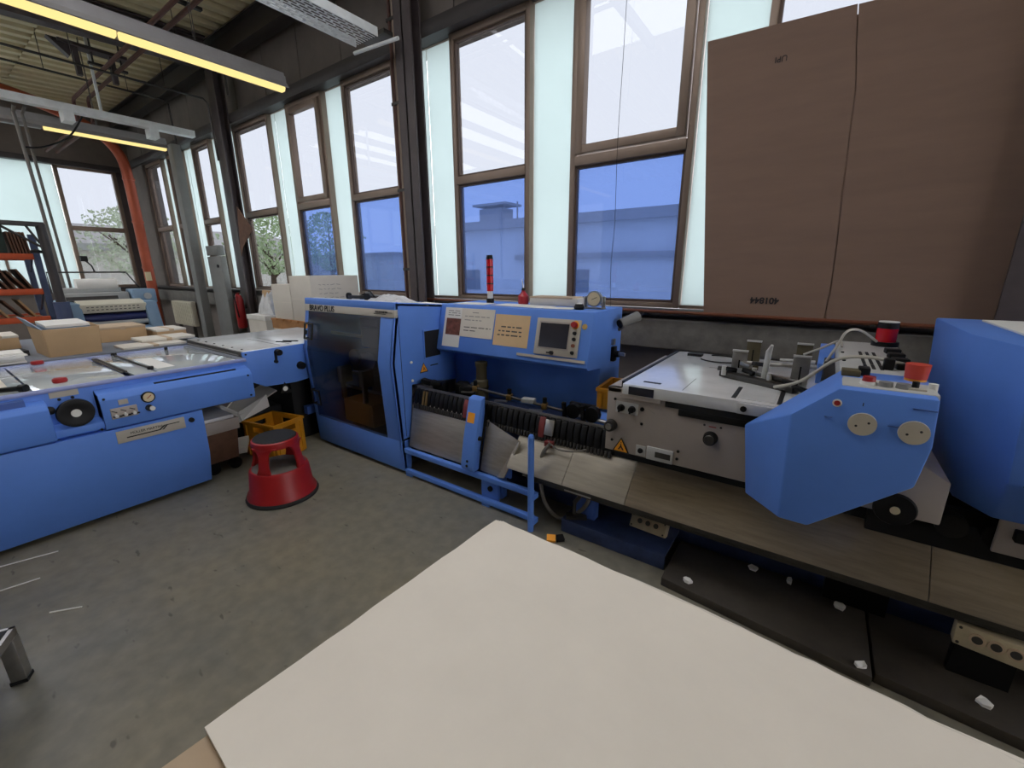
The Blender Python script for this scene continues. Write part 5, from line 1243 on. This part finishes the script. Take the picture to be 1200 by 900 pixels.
for i, (m_, lb) in enumerate(pile):
    MB().cbox((-4.965+random.uniform(-.008, .008), .71+random.uniform(-.006, .006), .888+i*.027), (.36, .25, .022), random.uniform(-.04, .04), 0, .04 if i > 5 else 0).build('magazine', m_, None, .002, label=lb, cat='magazine', group='magazines in the open carton')
def small_box(x0, x1, y0, y1, z0, z1, label, m='cardboard', lid='kraft'):
    t = T('carton', label, 'carton', ((x0+x1)/2, (y0+y1)/2, z0), 'cartons on the side table')
    box('body', m, t, x0, x1, y0, y1, z0, z1-.004, .003)
    box('lid', lid, t, x0-.003, x1+.003, y0-.003, y1+.003, z1-.02, z1, .003)
    box('tape', 'kraft', t, x0-.0035, x1+.0035, (y0+y1)/2-.02, (y0+y1)/2+.02, z1-.03, z1+.0006)
small_box(-5.75, -5.35, .98, 1.32, .868, 1.005, 'brown carton standing behind the open carton of magazines', 'cardboard', 'kraft')
small_box(-5.55, -5.2, 1.36, 1.60, .868, .955, 'low brown carton with pale lid near the press', 'cardboard', 'carton_white')
small_box(-4.95, -4.68, .98, 1.42, .868, .888, 'flat pale folder box along the table edge', 'kraft', 'carton_white')
small_box(-5.15, -4.85, 1.15, 1.55, .889, .915, 'flat cream box on top of the folder box', 'carton_white', 'carton_white')
small_box(-5.9, -5.5, .28, .5, .868, .99, 'small brown carton beside the leaning board', 'cardboard', 'carton_white')
ps = T('paper_stack', 'stack of white printed sheets beside the red stop', 'paper stack', (-4.75, .33, .868))
for i in range(6): MB().cbox((-4.77+random.uniform(-.02, .02), .33, .874+i*.012), (.24, .2, .011), random.uniform(-.12, .12)).build('sheet_bundle', 'paper', ps)
MB().cbox((-5.1, .33, .89), (.2, .3, .04), .1).build('black_folder', 'black', None, label='black folder lying behind the paper stack', cat='folder')
MB().slab([(-5.6, .0, .87), (-5.55, .30, .87), (-5.75, .28, 1.10), (-5.8, .02, 1.12)], .012).build('leaning_board', 'kraft', None, label='pale board leaning on the side table at the rack', cat='board')

# ------------------------------------------------------------------ printing press in the background
pr_ = T('printing_press', 'small grey blue sheet fed printing press by the end window', 'printing press', (-9, 1.85, 0))
for y0, y1 in ((1.30, 1.46), (2.18, 2.34)):
    MB().prism([(-8.5, 0), (-8.5, .60), (-8.62, 1.06), (-9.4, 1.10), (-9.6, .9), (-9.6, 0)], 'y', y0, y1).build('side_frame', 'press_blue', pr_, .02)
MB().prism([(-8.55, .28), (-8.38, .30), (-8.42, .68), (-8.62, .70)], 'y', 1.46, 2.18).build('delivery_cover', 'press_blue', pr_, .01)
box('core', 'slot_dark', pr_, -9.5, -8.75, 1.46, 2.18, .05, 1.0)
ca_ = MB().prism([(-8.62, .92), (-8.60, 1.04), (-8.85, 1.10), (-8.9, .95)], 'y', 1.44, 2.2).build('control_beam', 'press_cream', pr_, .008)
for i in range(12):
    for j in (0, 1): MB().cbox((-8.609+j*.007, 1.52+i*.052, .965+j*.04), (.006, .028, .010)).build('key', 'ink', ca_)
MB().cyl((-8.68, 1.46, .84), (-8.68, 2.18, .84), .06, n=18).build('roller', 'roller_navy', pr_)
MB().cyl((-8.62, 1.46, .76), (-8.62, 2.18, .76), .035, n=16).build('roller', 'press_grey', pr_)
MB().cyl((-8.66, 1.46, .70), (-8.66, 2.18, .70), .03, n=16).build('roller', 'black', pr_)
box('ink_unit', 'press_grey', pr_, -9.35, -8.95, 1.35, 2.1, 1.08, 1.20, .015)
box('ink_tray', 'steel_dark', pr_, -9.0, -8.9, 1.38, 1.95, 1.10, 1.15)
box('ink_rail', 'press_grey', pr_, -9.4, -9.1, 1.32, 2.05, 1.20, 1.27, .01)
MB().cyl((-9.15, 1.55, 1.32), (-9.15, 2.02, 1.32), .085, n=20).build('paper_roll', 'paper', pr_)
box('motor_box', 'press_blue', pr_, -9.2, -8.85, 2.12, 2.42, 1.02, 1.24, .02)
MB().cyl((-8.85, 2.3, 1.13), (-8.83, 2.3, 1.13), .05).build('motor_cap', 'press_grey', pr_)
box('warning_patch', 'black', pr_, -8.41, -8.40, 2.02, 2.12, .45, .62)
MB().tube([(-9.3, 1.30, 1.2), (-9.3, 1.30, 1.50), (-9.3, 2.2, 1.50), (-9.3, 2.34, 1.24)], .012).build('guard_hoop', 'steel_dark', pr_)
MB().cyl((-9.3, 1.83, 1.50), (-9.3, 1.81, 1.60), .01).cyl((-9.3, 1.81, 1.60), (-9.3, 1.74, 1.69), .01).box(-9.34, -9.26, 1.70, 1.78, 1.66, 1.74).build('reading_lamp', 'black', pr_)

# ------------------------------------------------------------------ orange rack with boards, jib pole
rk_ = T('pallet_rack', 'orange shelf rack with stored boards beside the grey jib pole', 'rack', (-8.3, 0, 0))
for z_ in (.93, 1.27, 1.69): 
    box('shelf_beam', 'orange', rk_, -8.05, -8.0, -1.6, 1.06, z_-.035, z_+.035, .004)
    box('shelf_beam', 'orange', rk_, -8.75, -8.70, -1.6, 1.06, z_-.035, z_+.035, .004)
    box('shelf_board', 'pallet_wood', rk_, -8.72, -8.02, -1.58, 1.04, z_-.01, z_+.012)
for x_ in (-8.03, -8.73):
    for y_ in (-1.6, 1.08): box('upright', 'rack_blue', rk_, x_-.03, x_+.03, y_-.03, y_+.03, 0, 1.95)
for z_ in (.5, 1.0, 1.5): MB().cyl((-8.73, 1.08, z_), (-8.03, 1.08, z_+.35), .012).build('brace', 'rack_blue', rk_)
random.seed(21)
where = ['on the top shelf of the orange rack', 'on the middle shelf of the orange rack', 'on the lowest shelf of the orange rack']
for s_, (z_, n_, m_, h_) in enumerate(((1.702, 6, 'board_brown', .26), (1.282, 10, 'board_brown', .26), (.942, 6, 'wood_light', .24))):
    for i in range(n_):
        y_ = .30+i*(.70/n_) if s_ else .90+i*.027
        lean = random.uniform(.05, .2) if s_ == 0 else random.uniform(.35, .6)
        MB().cbox((-8.35, y_, z_+h_/2*math.cos(lean)+.02), (.5, .022 if s_ else .016, h_), 0, lean if s_ else .06).build('cutting_form', m_ if s_ < 2 or i % 2 else 'board_brown', None, label='wooden cutting form standing '+where[s_], cat='board', group='cutting forms '+where[s_])
MB().box(-8.4, -8.05, .40, .86, 1.703, 2.06).build('green_cloth', 'green_dark', None, .03, label='dark green cover over a box on the top rack shelf', cat='cover')
jp = T('jib_pole', 'dark grey jib pole with braced arm next to the rack', 'crane', (-7.6, 1.13, 0))
MB().cyl((-7.6, 1.12, 0), (-7.6, 1.12, 1.15), .075).build('pole_base', 'rack_blue', jp)
MB().cyl((-7.6, 1.12, 1.15), (-7.6, 1.12, 2.05), .045).build('pole', 'steel_paint', jp)
box('arm', 'steel_paint', jp, -7.64, -7.56, .55, 1.15, 2.02, 2.07, .004)
MB().cyl((-7.6, 1.1, 1.78), (-7.6, .78, 2.03), .014).build('brace', 'steel_paint', jp)
MB().cyl((-7.6, 1.0, 2.03), (-7.6, 1.08, 1.83), .012).build('brace', 'steel_paint', jp)
MB().lathe([(0, 0), (.05, .0), (.05, .03), (0, .05)], (-7.6, 1.03, 1.72), 14).build('hook_block', 'black', jp)

# ------------------------------------------------------------------ cartons on a pallet by the window
plc = T('loaded_pallet', 'wooden pallet on a stack of wrapped paper behind the blue hood', 'pallet', (-5.2, 3.0, 0))
box('paper_block', 'carton_white', plc, -5.66, -4.70, 2.68, 3.36, .14, .80, .01)
for a in (2.72, 3.0, 3.28): box('runner', 'pallet_wood', plc, -5.68, -4.68, a-.04, a+.04, .80, .90); box('runner', 'pallet_wood', plc, -5.68, -4.68, a-.04, a+.04, 0, .14)
for i in range(6): box('deck_board', 'pallet_wood', plc, -5.68+i*.17, -5.56+i*.17, 2.67, 3.35, .90, .925)
def big_carton(x0, x1, y0, y1, z0, z1, label, scribble=False):
    t = T('white_carton', label, 'carton', ((x0+x1)/2, (y0+y1)/2, z0), 'white cartons on the pallet')
    box('body', 'carton_white', t, x0, x1, y0, y1, z0, z1, .006)
    box('flap_seam', 'kraft', t, x0+.003, x1-.003, (y0+y1)/2-.003, (y0+y1)/2+.003, z1-.001, z1+.001)
    box('edge_tape', 'paper_shade', t, x0-.001, x1+.001, y0-.001, y0+.03, z0+(z1-z0)*.48, z0+(z1-z0)*.50)
    if scribble:
        random.seed(4); mb = MB()
        for r_ in range(4):
            yy = y0+.10
            while yy < y0+.36:
                l_ = random.uniform(.02, .06); mb.cbox((x1+.001, yy+l_/2, z1-.10-r_*.05), (.001, l_, .006), 0, random.uniform(-.3, .3)); yy += l_+.02
        mb.build('handwriting', 'ink_soft', t, smooth=False)
big_carton(-5.62, -5.18, 2.70, 3.33, .925, 1.345, 'lower white carton on the wooden pallet')
big_carton(-5.17, -4.72, 2.70, 3.33, .925, 1.446, 'taller white carton with handwriting on the wooden pallet', True)
wbx = T('white_box', 'small white box on the floor stack under the plastic wrap', 'box', (-6.6, 3.3, 0))
box('box_body', 'carton_white', wbx, -7.1, -6.55, 3.0, 3.4, 0, .86, .006); box('box_lid', 'paper', wbx, -7.11, -6.54, 2.99, 3.41, .80, .87, .004)
crumple('plastic_film', 'crumpled clear plastic film heaped on the small white box', 'film', (-6.8, 3.25, .872), .22, .15, .38, 'plastic_wrap', 8)
MB().slab([(-7.75, 3.4, .0), (-7.2, 3.45, .0), (-7.15, 3.55, 1.18), (-7.6, 3.52, 1.2)], .02).build('leaning_cardboard', 'cardboard', None, label='brown cardboard sheet leaning below the far window', cat='cardboard')
